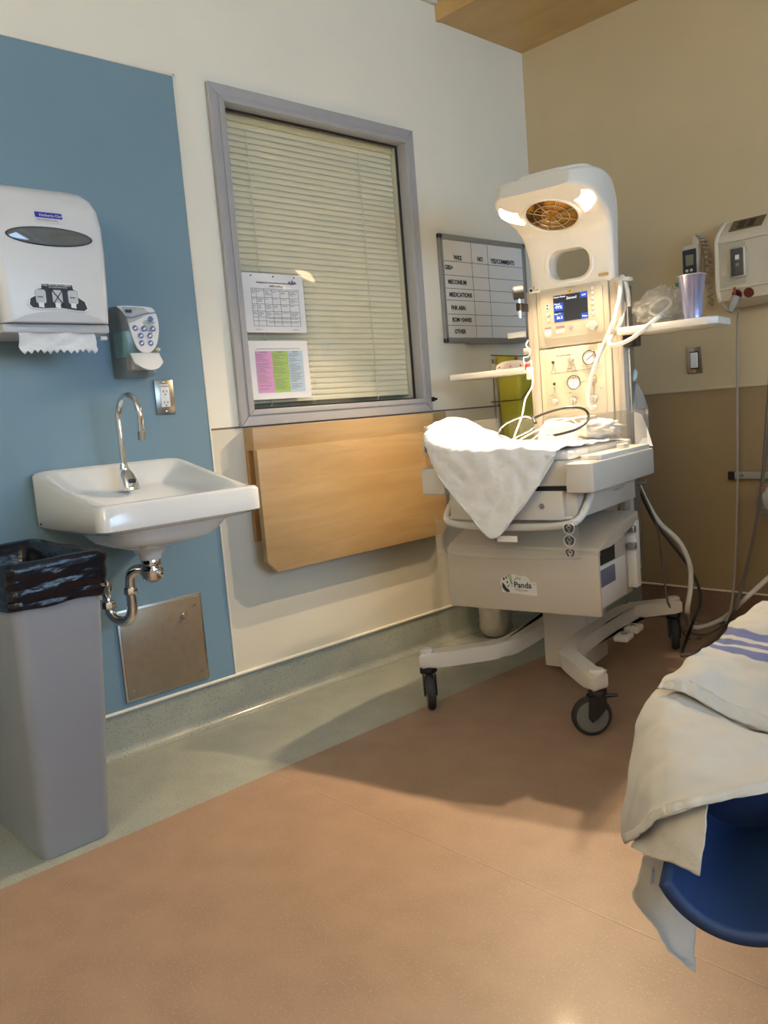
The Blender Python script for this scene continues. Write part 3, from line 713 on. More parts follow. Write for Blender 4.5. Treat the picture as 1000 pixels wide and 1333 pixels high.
for i_, (z, g) in enumerate(prof_):
    ring = []
    for x, y, zz in linr(z, g, .004, .016 if i_ == 0 else .006):
        d_ = .0055*noise.noise(V((x*11, y*11, z*70)))+.004*noise.noise(V((x*26, y*26, z*120))) if 0 < i_ < 15 else 0
        n2 = V((x/.24, y/.115, 0)).normalized(); ring.append((x+n2.x*d_, y+n2.y*d_, zz))
    RB.append(ring)
loft(bm, RB, cap=False); bm.faces.new(bm.verts[-len(RB[0]):]) if False else None
solid(obj('bag', bm, M_bag, Li), .0012)

# ---- fold-down table
Tb = thing('fold_down_table', 'maple fold-down wall table hanging closed under the window', 'table', (.004, -1.315, .50))
obj('mounting_rail', mbox(0, .060, -.512, .512, .452, .534, .002), M_wood, Tb)
obj('back_board', mbox(0, .018, -.512, -.47, .12, .452, .002), wood_mat('maple_dark', (.42, .24, .10), (.34, .19, .08), (2, 2, 2)), Tb)
fl = [(-.517, .455), (.452, .455), (.452, .045), (.410, .005), (-.475, .005), (-.517, .048)]
prism(bm := bmesh.new(), onX(fl, .056), (.026, 0, 0), .002); obj('flap', bm, M_wood, Tb)
obj('support_block', mbox(.018, .056, -.49, -.45, .33, .41, .002), M_wood, Tb); obj('support_block', mbox(.0, .056, .40, .44, .33, .41, .002), M_wood, Tb)
obj('hinge', mbox(.018, .055, -.44, .40, .437, .452, .001), M_steel, Tb)

# ---- whiteboard
Wb = thing('whiteboard', 'framed whiteboard chart with printed rows, behind the warmer', 'whiteboard', (0, -.402, 1.338))
bw, bh = .312, .478
obj('board', mbox(0, .010, -bw+.01, bw-.01, .01, bh-.01), M_board, Wb, smooth=False)
for (a, b, c_, d_) in ((-bw, bw, bh-.024, bh), (-bw, bw, 0, .024), (-bw, -bw+.022, 0, bh), (bw-.022, bw, 0, bh)):
    obj('frame_bar', mbox(0, .018, a, b, c_, d_, .004), M_boardframe, Wb)
rowz = [1.700-1.338, 1.638-1.338, 1.580-1.338, 1.528-1.338, 1.466-1.338, 1.416-1.338]
cy1 = P(613.5, 330, 0, .01).y+.402; cy2 = P(634.5, 330, 0, .01).y+.402
bm = bmesh.new()
for z in rowz: box(bm, .0098, .0104, -bw+.02, bw-.02, z-.001, z+.001)
for y in (cy1, cy2): box(bm, .0098, .0104, y-.001, y+.001, .024, bh-.024)
obj('ruled_lines', bm, M_ink, Wb, smooth=False)
for s, y, z, sz in (('WKS', -.215, .370, .026), ('NO', (cy1+cy2)/2-.018, .374, .026), ('YES/COMMENTS', cy2+.020, .372, .026), ('GBS+', -.280, .325, .025), ('MECONIUM', -.265, .262, .025), ('MEDICATIONS', -.262, .206, .025),
                   ('FHR ABN.', -.255, .148, .025), ('ROM >24HRS', -.253, .095, .024), ('OTHER', -.243, .042, .025)):
    text('lettering', s, sz*1.08, (.0106, y, z), (0, 1, 0), (0, 0, 1), M_ink, Wb, sx=.88, bold=.035)
obj('pen_tray', mbox(.010, .040, -bw*.55, bw*.75, -.006, .002, .002), M_boardframe, Wb)

# ---- sharps container with wire bracket
Sh = thing('sharps_container', 'yellow plastic sharps container in a wire bracket below the whiteboard', 'container', (.004, -.245, .86))
rg = [[(x, y, z) for x, y in rrect(.002, dx, -hy, hy, .022, 4)] for z, dx, hy in ((0, .115, .105), (.20, .135, .118), (.36, .150, .128))]
obj('container_body', loft(bmesh.new(), rg), M_sharps, Sh)
bm = loft(bmesh.new(), [[(x, y, z) for x, y in rrect(.004, dx, -.128, -.050, .02, 4)] for z, dx in ((.355, .10), (.395, .10), (.412, .085))]); obj('spout', bm, M_sharps, Sh)
obj('lid', mbox(.002, .150, -.13, .13, .352, .366, .006), mat('sharps_lid', (.55, .50, .10), .4, noise_amt=.05), Sh)
obj('spout_slot', mbox(.088, .102, -.098, -.076, .366, .40, .003), mat('slot_olive', (.28, .25, .03), .5, noise_amt=.05), Sh)
obj('warning_label', mbox(.139, .1445, .02, .105, .16, .30, .001), M_red, Sh, smooth=False)
obj('label_print', mbox(.141, .146, .006, .055, .14, .32, .001), M_paper, Sh, smooth=False)
obj('label_bar', mbox(.1415, .1466, .006, .055, .22, .265, .0005), M_ink, Sh, smooth=False)
M_wirebr = mat('bronze_wire', (.25, .18, .10), .35, .9, noise_amt=.1)
bm = bmesh.new(); tube(bm, [(.004, -.142, .10), (.004, -.142, .40)], .003, 6); tube(bm, [(.004, -.152, .42), (.156, -.145, .40), (.156, .14, .40)], .0028, 6)
tube(bm, [(.006, -.142, .20), (.150, -.132, .20), (.158, .04, .33)], .0028, 6); tube(bm, [(.0, -.165, .20), (.01, -.125, .20)], .003, 6); obj('wire_bracket', bm, M_wirebr, Sh)
obj('wall_clip', mbox(0, .02, -.158, -.132, .33, .38, .003), M_iv, Sh)

# ================================================================== TAN WALL FITTINGS
Sw = thing('light_switch', 'white rocker light switch in a bronze steel plate on the tan wall', 'switch', (.820, 0, 1.110))
obj('cover_plate', mbox(-.036, .036, -.006, 0, 0, .116, .003), M_steelpl, Sw)
obj('rocker', mbox(-.0165, .0165, -.011, -.004, .025, .091, .002), M_white, Sw)
obj('rocker_surround', mbox(-.020, .020, -.0068, -.003, .020, .096, .001), M_black, Sw)
for z in (.010, .106): obj('screw', mlathe([(.0036, 0), (.003, .0015), (.001, .002)], (0, -.006, z), (0, -1, 0), 12), M_chrome, Sw)
# head-wall service panel
Hp = thing('headwall_panel', 'ivory medical headwall service panel with outlets and clear door', 'wall panel', (1.0, 0, 1.36))
prof = [(0, .018), (-.060, 0), (-.118, .028), (-.135, .075), (-.135, .265), (-.118, .292), (-.055, .345), (0, .352)]
prism(bm := bmesh.new(), [(0.0, y, z) for y, z in prof], (.9, 0, 0), .003); obj('panel_body', bm, M_iv, Hp)
prism(bm := bmesh.new(), [(-.014, y*1.03, z*1.02-.003) for y, z in prof], (.016, 0, 0), .003); obj('end_cap', bm, mat('end_cap_cream', (.72, .68, .58), .35, noise_amt=.02), Hp)
obj('groove_rail', mbox(.002, .9, -.140, -.13, .068, .076, .001), M_iv, Hp); obj('groove_rail', mbox(.002, .9, -.140, -.13, .252, .262, .002), M_iv, Hp)
obj('recess_plate', mbox(.006, .9, -.1365, -.1345, .078, .250), mat('recess_tan', (.56, .51, .41), .45, noise_amt=.03), Hp, smooth=False)
# outlets set in the sloping top
n_ = V((0, -.053, .063)).normalized(); sl = V((0, -.063, -.053)).normalized()
def on_top(x0, x1, s0, s1, h0, h1):
    base = V((0, -.055, .345)); P_ = []
    for (x, s) in ((x0, s0), (x1, s0), (x1, s1), (x0, s1)): P_.append(V((x, 0, 0))+base+sl*s+V((0, -.64, .77))*h0)
    return prism(bmesh.new(), P_, V((0, -.64, .77))*(h1-h0))
ot = obj('top_outlet', on_top(.035, .165, .005, .075, -.001, .003), mat('outlet_brown', (.12, .09, .05), .4, noise_amt=.1), Hp, smooth=False)
for x in (.065, .105):
    for s in (.018, .044): obj('socket', on_top(x, x+.026, s, s+.020, .002, .0045), M_black, ot, smooth=False)
obj('clear_door', mbox(.020, .115, -.158, -.139, .085, .245, .006), M_acryl, Hp)
gm = obj('dispenser_box', mbox(.052, .118, -.152, -.136, .108, .228, .012), M_iv, Hp)
obj('dispenser_window', mbox(.058, .108, -.1545, -.150, .115, .222, .003), M_black, gm); obj('window_label', mbox(.077, .093, -.1555, -.154, .178, .196), M_paper, gm, smooth=False)
obj('window_label', mbox(.078, .092, -.1555, -.154, .152, .164), M_inkgrey, gm, smooth=False)
obj('red_tab', mbox(.060, .070, -.144, -.138, .045, .075, .002), mat('red_tab', (.32, .05, .03), .4, noise_amt=.05), Hp)
def on_low(x, s, r_):
    return V((x, -.128+s*0, .048))
obj('red_socket', mlathe([(.020, 0), (.018, .006), (.012, .006)], (.115, -.127, .046), (0, -.92, -.35), 20), mat('dark_red', (.10, .005, .006), .35, noise_amt=.1), Hp)
obj('red_socket', mlathe([(.020, 0), (.018, .006), (.012, .006)], (.068, -.127, .046), (0, -.92, -.35), 20), MATS['dark_red'], Hp)
Pg = thing('power_plug_cord', 'grey plug and cord hanging from the ivory headwall panel', 'cord', (1.068, -.16, 1.345))
bm = mlathe([(.017, 0), (.018, .02), (.014, .045), (.010, .06), (.009, .066)], (0, .022, .052), (-.25, -.35, -.9), 16); obj('plug', bm, M_gcable, Pg)
wp = [P(962, 404, 1, -.17), P(960, 430, 1, -.13), P(960, 520, 1, -.08), P(960, 640, 1, -.07), P(957, 740, 1, -.08), P(952, 790, 1, -.12), P(945, 810, 1, -.18)]
bm = mtube(cr([rel(Pg, p) for p in wp], 6), .0045, 8); obj('cord', bm, M_gcable, Pg)
# wall thermometer with coiled lead
Th = thing('wall_thermometer', 'handheld thermometer in a wall holder with coiled lead', 'thermometer', (.850, 0, 1.50))
obj('holder', mbox(-.035, .035, -.045, -.001, -.02, .10, .010), M_iv, Th)
rg = [[(x, y, z) for x, y in rrect(-hx, hx, -.075, -.04, .012, 4)] for z, hx in ((-.01, .030), (.03, .034), (.09, .040), (.13, .040), (.145, .032))]
tb = obj('thermometer_body', loft(bmesh.new(), rg), mat('thermo_grey', (.55, .54, .50), .4, noise_amt=.03), Th)
obj('face_plate', mbox(-.030, .030, -.079, -.074, .0, .128, .004), mat('thermo_navy', (.02, .022, .05), .3, noise_amt=.1), tb)
obj('display', mbox(-.016, .018, -.0805, -.078, .062, .105, .001), mat('lcd_olive', (.20, .22, .15), .3, noise_amt=.1), tb)
for x in (-.012, .008): obj('key', mbox(x-.006, x+.006, -.081, -.078, .036, .047, .002), M_iv, tb)
obj('probe_housing', mbox(.005, .035, -.06, -.02, .13, .185, .006), M_iv, Th)
pts = []
cp = cr([(.03, -.05, .185), (.05, -.06, .165), (.062, -.045, .12), (.064, -.035, .05), (.062, -.03, -.03), (.060, -.03, -.11)], 14)
for i, p in enumerate(cp): pts.append(p+V((.011*math.cos(i*1.35), .011*math.sin(i*1.35), 0)))
bm = mtube(cr(pts, 3), .0042, 6); obj('coiled_lead', bm, mat('coil_tan', (.42, .38, .30), .5, noise_amt=.05), Th)
# equipment rail with black end
Rl = thing('equipment_rail', 'grey metal equipment rail with black end cap on the tan wall', 'rail', (.97, -.004, .650))
obj('rail_bar', mbox(.02, .80, -.034, -.020, 0, .030, .002), mat('rail_grey', (.45, .44, .42), .35, .5, noise_amt=.05), Rl)
obj('end_cap', mbox(-.004, .026, -.036, -.016, -.003, .033, .003), M_black, Rl)
obj('standoff', mbox(.12, .16, -.021, 0, .004, .026), M_black, Rl); obj('rail_mark', mbox(.050, .064, -.0345, -.033, .010, .020), M_inkgrey, Rl, smooth=False)

# ================================================================== INFANT WARMER
W = thing('infant_warmer', 'tall infant radiant warmer on casters with overhead lamp hood', 'infant warmer', WO, TH)
def leg_poly(path, w_):
    L_, R2 = [], []
    for i, p in enumerate(path):
        p = V((*p, 0)); a = V((*path[max(i-1, 0)], 0)); b = V((*path[min(i+1, len(path)-1)], 0)); d = (b-a).normalized(); n2 = V((-d.y, d.x, 0))
        k_ = 1
        if 0 < i < len(path)-1:
            d1 = (p-a).normalized(); k_ = 1
        L_.append(p+n2*w_*k_); R2.append(p-n2*w_*k_)
    return L_+list(reversed(R2))
legp = [(.332, -.462), (.290, -.435), (.165, -.300), (.122, -.225), (.112, -.10), (.112, .34), (.135, .41), (.185, .465), (.275, .545)]
for s in (1, -1):
    po = leg_poly([(x*s, y) for x, y in [(p.x, p.y) for p in cr([(a, b, 0) for a, b in legp], 3)]], .029)
    bm = prism(bmesh.new(), [(p.x, p.y, .147) for p in po], (0, 0, .054), .012, 3); lg = obj('base_leg', bm, M_warmg, W)
    for x, y in ((.314, -.452), (.258, .530)): obj('leg_boss', mlathe([(.026, 0), (.026, .010), (.020, .016), (0, .018)], (x*s, y, .196), (0, 0, 1), 20), M_warmg, lg)
    for x, y, ang in ((.312, -.450, 125 if s > 0 else 38), (.256, .528, 22 if s > 0 else 60)):
        a = math.radians(ang); ax = V((math.cos(a), math.sin(a), 0)); fw = V((-ax.y, ax.x, 0))*(1 if ang == 125 else -1); c = V((x*s, y, .0625))+fw*.022
        ct = obj('caster_fork', mlathe([(.020, .062), (.022, .085)], V((x*s, y, .0625)), (0, 0, 1), 16), M_black, W)
        bm = bmesh.new()
        for q in (-1, 1):
            pl_ = [V((x*s, y, .125))+fw*-.022, V((x*s, y, .125))+fw*.030, c+fw*.014+V((0, 0, .006)), c+fw*.004-V((0, 0, .016)), c-fw*.014-V((0, 0, .006)), V((x*s, y, .09))-fw*.022]
            prism(bm, [p+ax*q*.0185 for p in pl_], ax*q*.005)
        box(bm, x*s-.024, x*s+.024, y-.024, y+.024, .122, .147, .006)
        obj('fork_side', bm, M_black, ct)
        obj('tire', mlathe([(.050, -.015), (.058, -.014), (.0625, -.006), (.0625, .006), (.058, .014), (.050, .015), (.050, -.015)], c, ax, 32), M_rubber, ct)
        obj('wheel_disc', mlathe([(.052, -.0145), (.047, -.0155), (.044, -.012), (.015, -.013), (.012, -.017), (.012, .017), (.015, .013), (.044, .012), (.047, .0155), (.052, .0145)], c, ax, 32), mat('caster_grey', (.14, .14, .135), .5, noise_amt=.05), ct)
        obj('brake_lever', mtube([V((x*s, y, .122))-fw*.015, V((x*s, y, .122))-fw*.062], [.008, .005], 8), M_black, ct)
# pillar and column
obj('base_pillar', mbox(-.085, .085, .02, .24, .035, .35, .006), M_warmg, W)
obj('cross_beam', mbox(-.115, .115, .10, .26, .150, .195, .005), M_warmg, W)
obj('column', mbox(-.176, .176, .276, .372, .33, 1.475, .008), M_colm, W)
for s in (-1, 1):
    po = obj('column_post', mbox(min(s*.148, s*.192), max(s*.148, s*.192), .266, .366, .36, 1.478, .006), mat('post_cream', (.56, .50, .42), .35, .15, noise_amt=.03), W)
    obj('post_groove', mbox(s*.170-.004, s*.170+.004, .2645, .270, .40, 1.46), M_cab, po, smooth=False)
obj('side_track', mbox(.190, .204, .300, .350, .38, 1.45, .003), M_alurail, W); obj('side_track', mbox(-.204, -.190, .300, .350, .38, 1.45, .003), M_alurail, W)
# display module
YF = .262
dm = obj('display_module', mbox(-.146, .146, YF-.002, .30, 1.250, 1.476, .006), M_colm, W)
prism(bm := bmesh.new(), onY(rrect(-.122, .126, 1.284, 1.458, .008), YF-.010), (0, .014, 0), .003); obj('display_bezel', bm, M_colm, dm)
prism(bm := bmesh.new(), onY(rrect(-.070, .068, 1.343, 1.443, .002, 2), YF-.0118), (0, .003, 0)); scn = obj('screen', bm, M_screen, dm, smooth=False)
def onscr(name, x0, x1, z0, z1, mm, d=.0006): return obj(name, mbox(x0, x1, YF-.0118-d, YF-.0115, z0, z1), mm, scn, smooth=False)
onscr('screen_tile', .040, .068, 1.421, 1.443, M_scrblue); onscr('screen_tile', .040, .068, 1.343, 1.364, M_scrblue)
onscr('screen_tile', -.070, -.030, 1.385, 1.415, M_scrblue, .0004); onscr('screen_tile', -.070, -.030, 1.346, 1.377, M_scrblue, .0004)
XD, ZD = (1, 0, 0), (0, 0, 1)
for s_, x, z, sz in (('Heater Power', -.068, 1.434, .0085), ('Zeroed', -.016, 1.424, .0135), ('49%', -.064, 1.393, .0175), ('Manual', -.066, 1.408, .008), ('Baby °C', -.066, 1.371, .0075), ('36.5', -.060, 1.354, .015), ('OFF', .046, 1.428, .010), ('Menu', .045, 1.350, .009)):
    text('screen_text', s_, sz, (x, YF-.0126, z), XD, ZD, M_scrwhite, scn)
for x, zz in ((.088, (1.452, 1.433, 1.414, 1.395, 1.376, 1.357)), (-.096, (1.376, 1.353))):
    for z in zz:
        bt = obj('round_button', mlathe([(.0066, 0), (.0066, .002), (.0052, .0028)], (x, YF-.0095, z), (0, -1, 0), 18), M_warm, dm)
        tube(bm := bmesh.new(), [(x+.0075*math.cos(a*.35), YF-.0108, z+.0075*math.sin(a*.35)) for a in range(18)], .0007, 5, closed=True); obj('button_ring', bm, M_knob, bt)
prism(bm := bmesh.new(), onY(rrect(-.1045, -.0875, 1.391, 1.420, .008), YF-.0112), (0, .003, 0)); ub = obj('up_down_button', bm, M_warm, dm)
for z, s_ in ((1.412, 1), (1.399, -1)): prism(bm := bmesh.new(), onY([(-.1005, z-.003*s_), (-.0915, z-.003*s_), (-.096, z+.004*s_)], YF-.0118), (0, .001, 0)); obj('arrow', bm, M_ink, ub, smooth=False)
prism(bm := bmesh.new(), onY(circ(0, 1.4525, .011, 20, .0055), YF-.0118), (0, .004, 0)); yb_ = obj('alarm_light', bm, M_yellow, dm, smooth=False)
prism(bm := bmesh.new(), onY([(-.004, 1.451), (.004, 1.451), (0, 1.456)], YF-.0124), (0, .001, 0)); obj('alarm_triangle', bm, M_ink, yb_, smooth=False)
text('model_lettering', 'Panda Warmer', .0068, (-.022, YF-.0026, 1.4665), XD, ZD, M_inkgrey, dm)
obj('display_knob', mlathe([(.018, 0), (.018, .016), (.014, .020), (0, .021)], (.086, YF-.009, 1.310), (0, -1, 0), 24), M_knob, dm)
obj('small_port', mlathe([(.006, 0), (.006, .002), (.003, .003)], (.062, YF-.0095, 1.314), (0, -1, 0), 16), M_warm, dm)
obj('probe_socket', mbox(-.112, -.086, YF-.016, YF-.006, 1.292, 1.318, .003), M_warm, dm)
obj('round_sensor', mlathe([(.0085, 0), (.0085, .003), (.004, .004)], (-.004, YF-.0095, 1.318), (0, -1, 0), 18), mat('mauve_grey', (.42, .36, .38), .4, noise_amt=.05), dm)
ml = obj('mode_label', mbox(-.066, -.030, YF-.0106, YF-.009, 1.318, 1.328), mat('mauve_print', (.36, .20, .24), .5, noise_amt=.05), dm, smooth=False)
obj('mode_label', mbox(-.112, -.086, YF-.0106, YF-.009, 1.322, 1.328), MATS['mauve_print'], dm, smooth=False); obj('mode_plate', mbox(-.066, -.030, YF-.0104, YF-.009, 1.302, 1.316), M_trimwhite, dm, smooth=False)
# gas module
gmdl = obj('gas_module', mbox(-.146, .146, YF-.002, .30, .86, 1.246, .006), M_colm, W)
prism(bm := bmesh.new(), onY(rrect(-.122, .122, .985, 1.222, .006), YF-.006), (0, .006, 0), .002); obj('gas_panel', bm, mat('panel_cream', (.60, .54, .42), .4, noise_amt=.02), gmdl)
for (gx, gz, na) in ((.064, 1.195, 35), (-.003, 1.107, 88)):
    g_ = obj('pressure_gauge', mlathe([(.0285, 0), (.0285, .008), (.026, .010), (.025, .007), (0, .007)], (gx, YF-.005, gz), (0, -1, 0), 32), M_chrome, gmdl)
    prism(bm := bmesh.new(), onY(circ(gx, gz, .0252, 32), YF-.0135), (0, .002, 0)); obj('gauge_face', bm, M_paper, g_, smooth=False)
    bm = bmesh.new(); d_ = V((math.cos(math.radians(na)), 0, math.sin(math.radians(na))))
    tube(bm, [V((gx, YF-.0145, gz))-d_*.016, V((gx, YF-.0145, gz))+d_*.016], .0009, 6); obj('needle', bm, M_ink, g_)
    bm = bmesh.new(); tube(bm, [(gx+.0185*math.cos(math.radians(t)), YF-.0142, gz+.0185*math.sin(math.radians(t))) for t in (range(-20, 50, 8) if gx > .03 else range(50, 135, 8))], .0012, 5); obj('red_arc', bm, M_red, g_)
    bm = bmesh.new()
    for t in range(-40, 221, 26):
        a = math.radians(t); q = V((math.cos(a), 0, math.sin(a))); tube(bm, [V((gx, YF-.0142, gz))+q*.020, V((gx, YF-.0142, gz))+q*.0228], .0006, 4)
    obj('scale_ticks', bm, M_ink, g_)
    tube(bm := bmesh.new(), [(gx+.0262*math.cos(a*.2), YF-.0148, gz+.0262*math.sin(a*.2)) for a in range(31)], .0016, 6, closed=True); obj('gauge_ring', bm, M_black, g_)
for (kx, kz, kr) in ((-.087, 1.036, .0135), (-.010, 1.034, .0135), (.073, 1.037, .0135), (-.012, 1.196, .0125), (.073, 1.112, .0115)):
    kn = obj('gas_knob', mlathe([(kr, 0), (kr, .012), (kr*.8, .016), (0, .017)], (kx, YF-.005, kz), (0, -1, 0), 20), M_knob, gmdl)
    obj('knob_grip', mbox(kx-.003, kx+.003, YF-.028, YF-.020, kz-kr*.9, kz+kr*.9, .001), M_knob, kn)
    if kz < 1.1:
        bm = bmesh.new()
        for t in range(10, 175, 28):
            a = math.radians(t); q = V((math.cos(a), 0, math.sin(a))); tube(bm, [V((kx, YF-.0065, kz))+q*.018, V((kx, YF-.0065, kz))+q*.023], .0007, 4)
        obj('dial_marks', bm, M_inkgrey, kn)
tube(bm := bmesh.new(), [(.073+.015*math.cos(a*.35), YF-.0065, 1.114+.019*math.sin(a*.35)) for a in range(18)], .0016, 6, closed=True); obj('yellow_ring', bm, M_yellow, gmdl)
for tz_ in (1.192, 1.108):
    tg = obj('toggle_switch', mlathe([(.0058, 0), (.0058, .003), (.003, .004)], (-.087, YF-.005, tz_), (0, -1, 0), 14), M_black, gmdl)
    obj('toggle_lever', mtube([(-.087, YF-.007, tz_), (-.084, YF-.016, tz_+.004)], .0018, 8), M_chrome, tg)
bm = bmesh.new()
for pts in (((-.087, 1.18), (-.097, 1.15)), ((-.087, 1.18), (-.078, 1.15)), ((-.10, 1.148), (.10, 1.155)), ((-.02, 1.18), (-.03, 1.15)), ((-.003, 1.18), (.006, 1.15)), ((-.087, 1.095), (-.094, 1.06)), ((-.087, 1.095), (-.080, 1.06)), ((.073, 1.098), (.073, 1.06)), ((.024, 1.107), (.05, 1.110))):
    tube(bm, [(a, YF-.0063, b) for a, b in pts], .0007, 4)
obj('printed_lines', bm, M_inkgrey, gmdl)
for s_, x, z, sz in (('Resuscitation System', -.075, 1.213, .0075), ('Blender', -.030, 1.160, .006), ('Auto', -.108, 1.063, .0065), ('Flow', -.030, 1.066, .0065), ('PIP', .100, 1.073, .006), ('FLOW  L/min', -.052, 1.002, .008), ('O2 %', .03, 1.002, .008), ('max', .045, 1.137, .006)):
    text('panel_lettering', s_, sz, (x, YF-.0064, z), XD, ZD, M_inkgrey, gmdl)

# ---- hood
ST = [((.262, 1.470), (.330, 1.470), .174), ((.262, 1.545), (.334, 1.555), .174), ((.252, 1.612), (.334, 1.640), .178), ((.228, 1.665), (.322, 1.725), .186), ((.180, 1.696), (.292, 1.790), .194),
      ((.120, 1.717), (.235, 1.838), .199), ((.065, 1.738), (.155, 1.852), .197), ((.020, 1.755), (.080, 1.848), .188), ((-.012, 1.767), (.026, 1.838), .166), ((-.032, 1.775), (-.010, 1.829), .135)]
rings = []
for (iy, iz), (oy, oz), w_ in ST:
    c = V((0, (iy+oy)/2, (iz+oz)/2)); h = V((0, (oy-iy)/2, (oz-iz)/2)); ring = []
    for k in range(48):
        a = 2*math.pi*k/48; cx_, s_ = math.cos(a), math.sin(a); e_ = 7
        ring.append(c+V((.975*w_*math.copysign(abs(cx_)**(2/e_), cx_), 0, 0))+h*math.copysign(abs(s_)**(2/e_), s_))
    rings.append(ring)
sm = [cr([r[k] for r in rings], 4) for k in range(48)]; rings = [[sm[k][i] for k in range(48)] for i in range(len(sm[0]))]
hood = obj('lamp_hood', loft(bmesh.new(), rings), M_warm, W, angle=50)
HC = V((0, .122, 1.7165)); SLP = math.atan2(1.757-1.665, .228-.020)
hb = V((0, -math.cos(SLP), math.sin(SLP))); hn = V((0, -math.sin(SLP), -math.cos(SLP)))     # along the underside towards the front, outward normal
def und(a, b, h): return HC+V((a, 0, 0))+hb*b+hn*h
c1 = obj('cutter', prism(bmesh.new(), onY(rrect(-.084, .080, 1.500, 1.612, .048, 8), .1), (0, .5, 0)), M_warm)
c2 = obj('cutter', mlathe([(.098, .05), (.098, -.075)], HC, hn, 40), M_warm)
for k in (c1, c2): k.parent = W
boolean_cut(hood, [c1, c2])
# window surround, reflector, grille, lamps, lid
sur = [(p.x, p.y) for p in cr([(a, b, 0) for a, b in rrect(-.095, .091, 1.49, 1.625, .058, 4)], 2, True)]
tube(bm := bmesh.new(), [(a, .262-.35*max(0, b-1.56)**1.6, b) for a, b in sur], .006, 8, closed=True); obj('opening_rim', bm, M_warm, hood)
tube(bm := bmesh.new(), cr([(-.078, .2605, 1.60), (-.072, .252, 1.625), (-.048, .240, 1.652), (0, .236, 1.660), (.045, .240, 1.652), (.068, .252, 1.625), (.074, .2605, 1.60)], 6), .0011, 6); obj('cover_seam', bm, M_cab, hood)
obj('reflector', mlathe([(.097, .002), (.092, -.012), (.080, -.035), (.058, -.055), (.030, -.066), (0, -.068)], HC, hn, 40), M_gold, hood)
tube(bm := bmesh.new(), [und(.100*math.cos(a*math.pi/24), .100*math.sin(a*math.pi/24), .003) for a in range(48)], .006, 8, closed=True); obj('reflector_rim', bm, M_warm, hood)
he = obj('heater_element', mlathe([(.026, -.062), (.030, -.045), (.026, -.025), (.018, -.018), (0, -.016)], HC, hn, 24), M_elem, hood)
for rr in (.035, .065):
    tube(bm := bmesh.new(), [und(rr*math.cos(a*math.pi/16), rr*math.sin(a*math.pi/16), .006) for a in range(32)], .0013, 6, closed=True); obj('grille_ring', bm, M_wire, hood)
for k in range(8):
    a = k*math.pi/4+.2; d_ = (math.cos(a), math.sin(a)); tube(bm := bmesh.new(), [und(d_[0]*.020, d_[1]*.020, .007), und(d_[0]*.06, d_[1]*.06, .008), und(d_[0]*.108, d_[1]*.108, .004)], .0014, 6); obj('grille_spoke', bm, M_wire, hood)
for s in (1, -1):
    po = [(.080, .094), (.105, .112), (.140, .114), (.166, .098), (.180, .066), (.176, .030), (.150, .0), (.120, -.022), (.122, .01), (.117, .04), (.102, .072)]
    po = [(p.x, p.y) for p in cr([(a, b, 0) for a, b in po], 3, True)]
    prism(bm := bmesh.new(), [und(a*s, b, -.016) for a, b in po], hn*.019, .002); obj('lamp_lens', bm, M_lens, hood)
    l = bpy.data.lights.new('hood_lamp', 'AREA'); l.shape = 'DISK'; l.size = .024; l.energy = LAMP_POWER; l.color = (1, .74, .45); l.spread = math.radians(116)
    lo = bpy.data.objects.new('hood_lamp', l); COL.objects.link(lo); lo.parent = W; lo.location = und(.142*s, -.032, .026); lo.rotation_euler = V((0, -.62, -1)).to_track_quat('-Z', 'Y').to_euler()
tl = [rings[i] for i in range(8, 33)]
lid = []
for (y, w_, z) in ((.235, .10, 1.838), (.22, .125, 1.845), (.18, .145, 1.854), (.13, .142, 1.858), (.08, .120, 1.853), (.045, .08, 1.844)): lid.append((y, w_, z))
po = [(w_, y) for y, w_, z in lid]+[(-w_, y) for y, w_, z in reversed(lid)]
bm = bmesh.new(); rws = [[(x, y, z-.004*abs(x/w_)**3) for x in [w_*(k/4-1) for k in range(9)]] for y, w_, z in lid]
solid(obj('top_lid', sheet(bm, rws, 4), M_warm, hood), .022, 0)
# logo plates on the hood and cabinet
lp = obj('logo_plate', mbox(-.172, -.125, .2565, .262, 1.468, 1.490, .002), M_trimwhite, hood)
text('logo_lettering', 'Panda', .010, (-.155, .2562, 1.476), XD, ZD, M_inkgrey, lp)
prism(bm := bmesh.new(), onY(circ(-.163, 1.479, .006, 14), .2565), (0, -.0006, 0)); obj('logo_mark', bm, M_ink, lp, smooth=False)
prism(bm := bmesh.new(), onY([(-.156, 1.487), (-.150, 1.490), (-.146, 1.487), (-.150, 1.484)], .2565), (0, -.0006, 0)); obj('logo_leaf', bm, M_leafgreen, lp, smooth=False)
obj('orange_label', mbox(.112, .150, .2590, .263, 1.490, 1.500), mat('amber_label', (.55, .35, .10), .5, noise_amt=.1), hood, smooth=False)

# ---- bed
for s in (1, -1):
    a, b = sorted((.222*s, .315*s)); pol = [(a, -.400), (b, -.400), (b, .185), (a, .185)]
    bm = mbox(a, b, -.400, .185, .752, .846, .008); obj('side_arm', bm, M_warmg, W)
    obj('top_ledge', mbox(min(.235*s, .305*s), max(.235*s, .305*s), -.30, .17, .845, .862, .004), M_warm, W)
    obj('latch_block', mbox(min(.262*s, .288*s), max(.262*s, .288*s), -.05, .01, .860, .878, .004), M_warm, W)
obj('bed_deck', mbox(-.225, .225, -.372, .255, .772, .852, .006), M_warmg, W)
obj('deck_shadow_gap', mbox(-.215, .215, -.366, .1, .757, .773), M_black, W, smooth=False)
fp = obj('front_panel', mbox(-.222, .198, -.372, -.345, .662, .757, .004), M_warmg, W)
for x in (-.165, .125): obj('panel_screw', mlathe([(.010, 0), (.009, .003), (.005, .003), (.004, .001)], (x, -.372, .708), (0, -1, 0), 16), M_alurail, fp)
obj('panel_backing', mbox(-.215, .235, -.345, .20, .662, .752, .004), M_warmg, W)
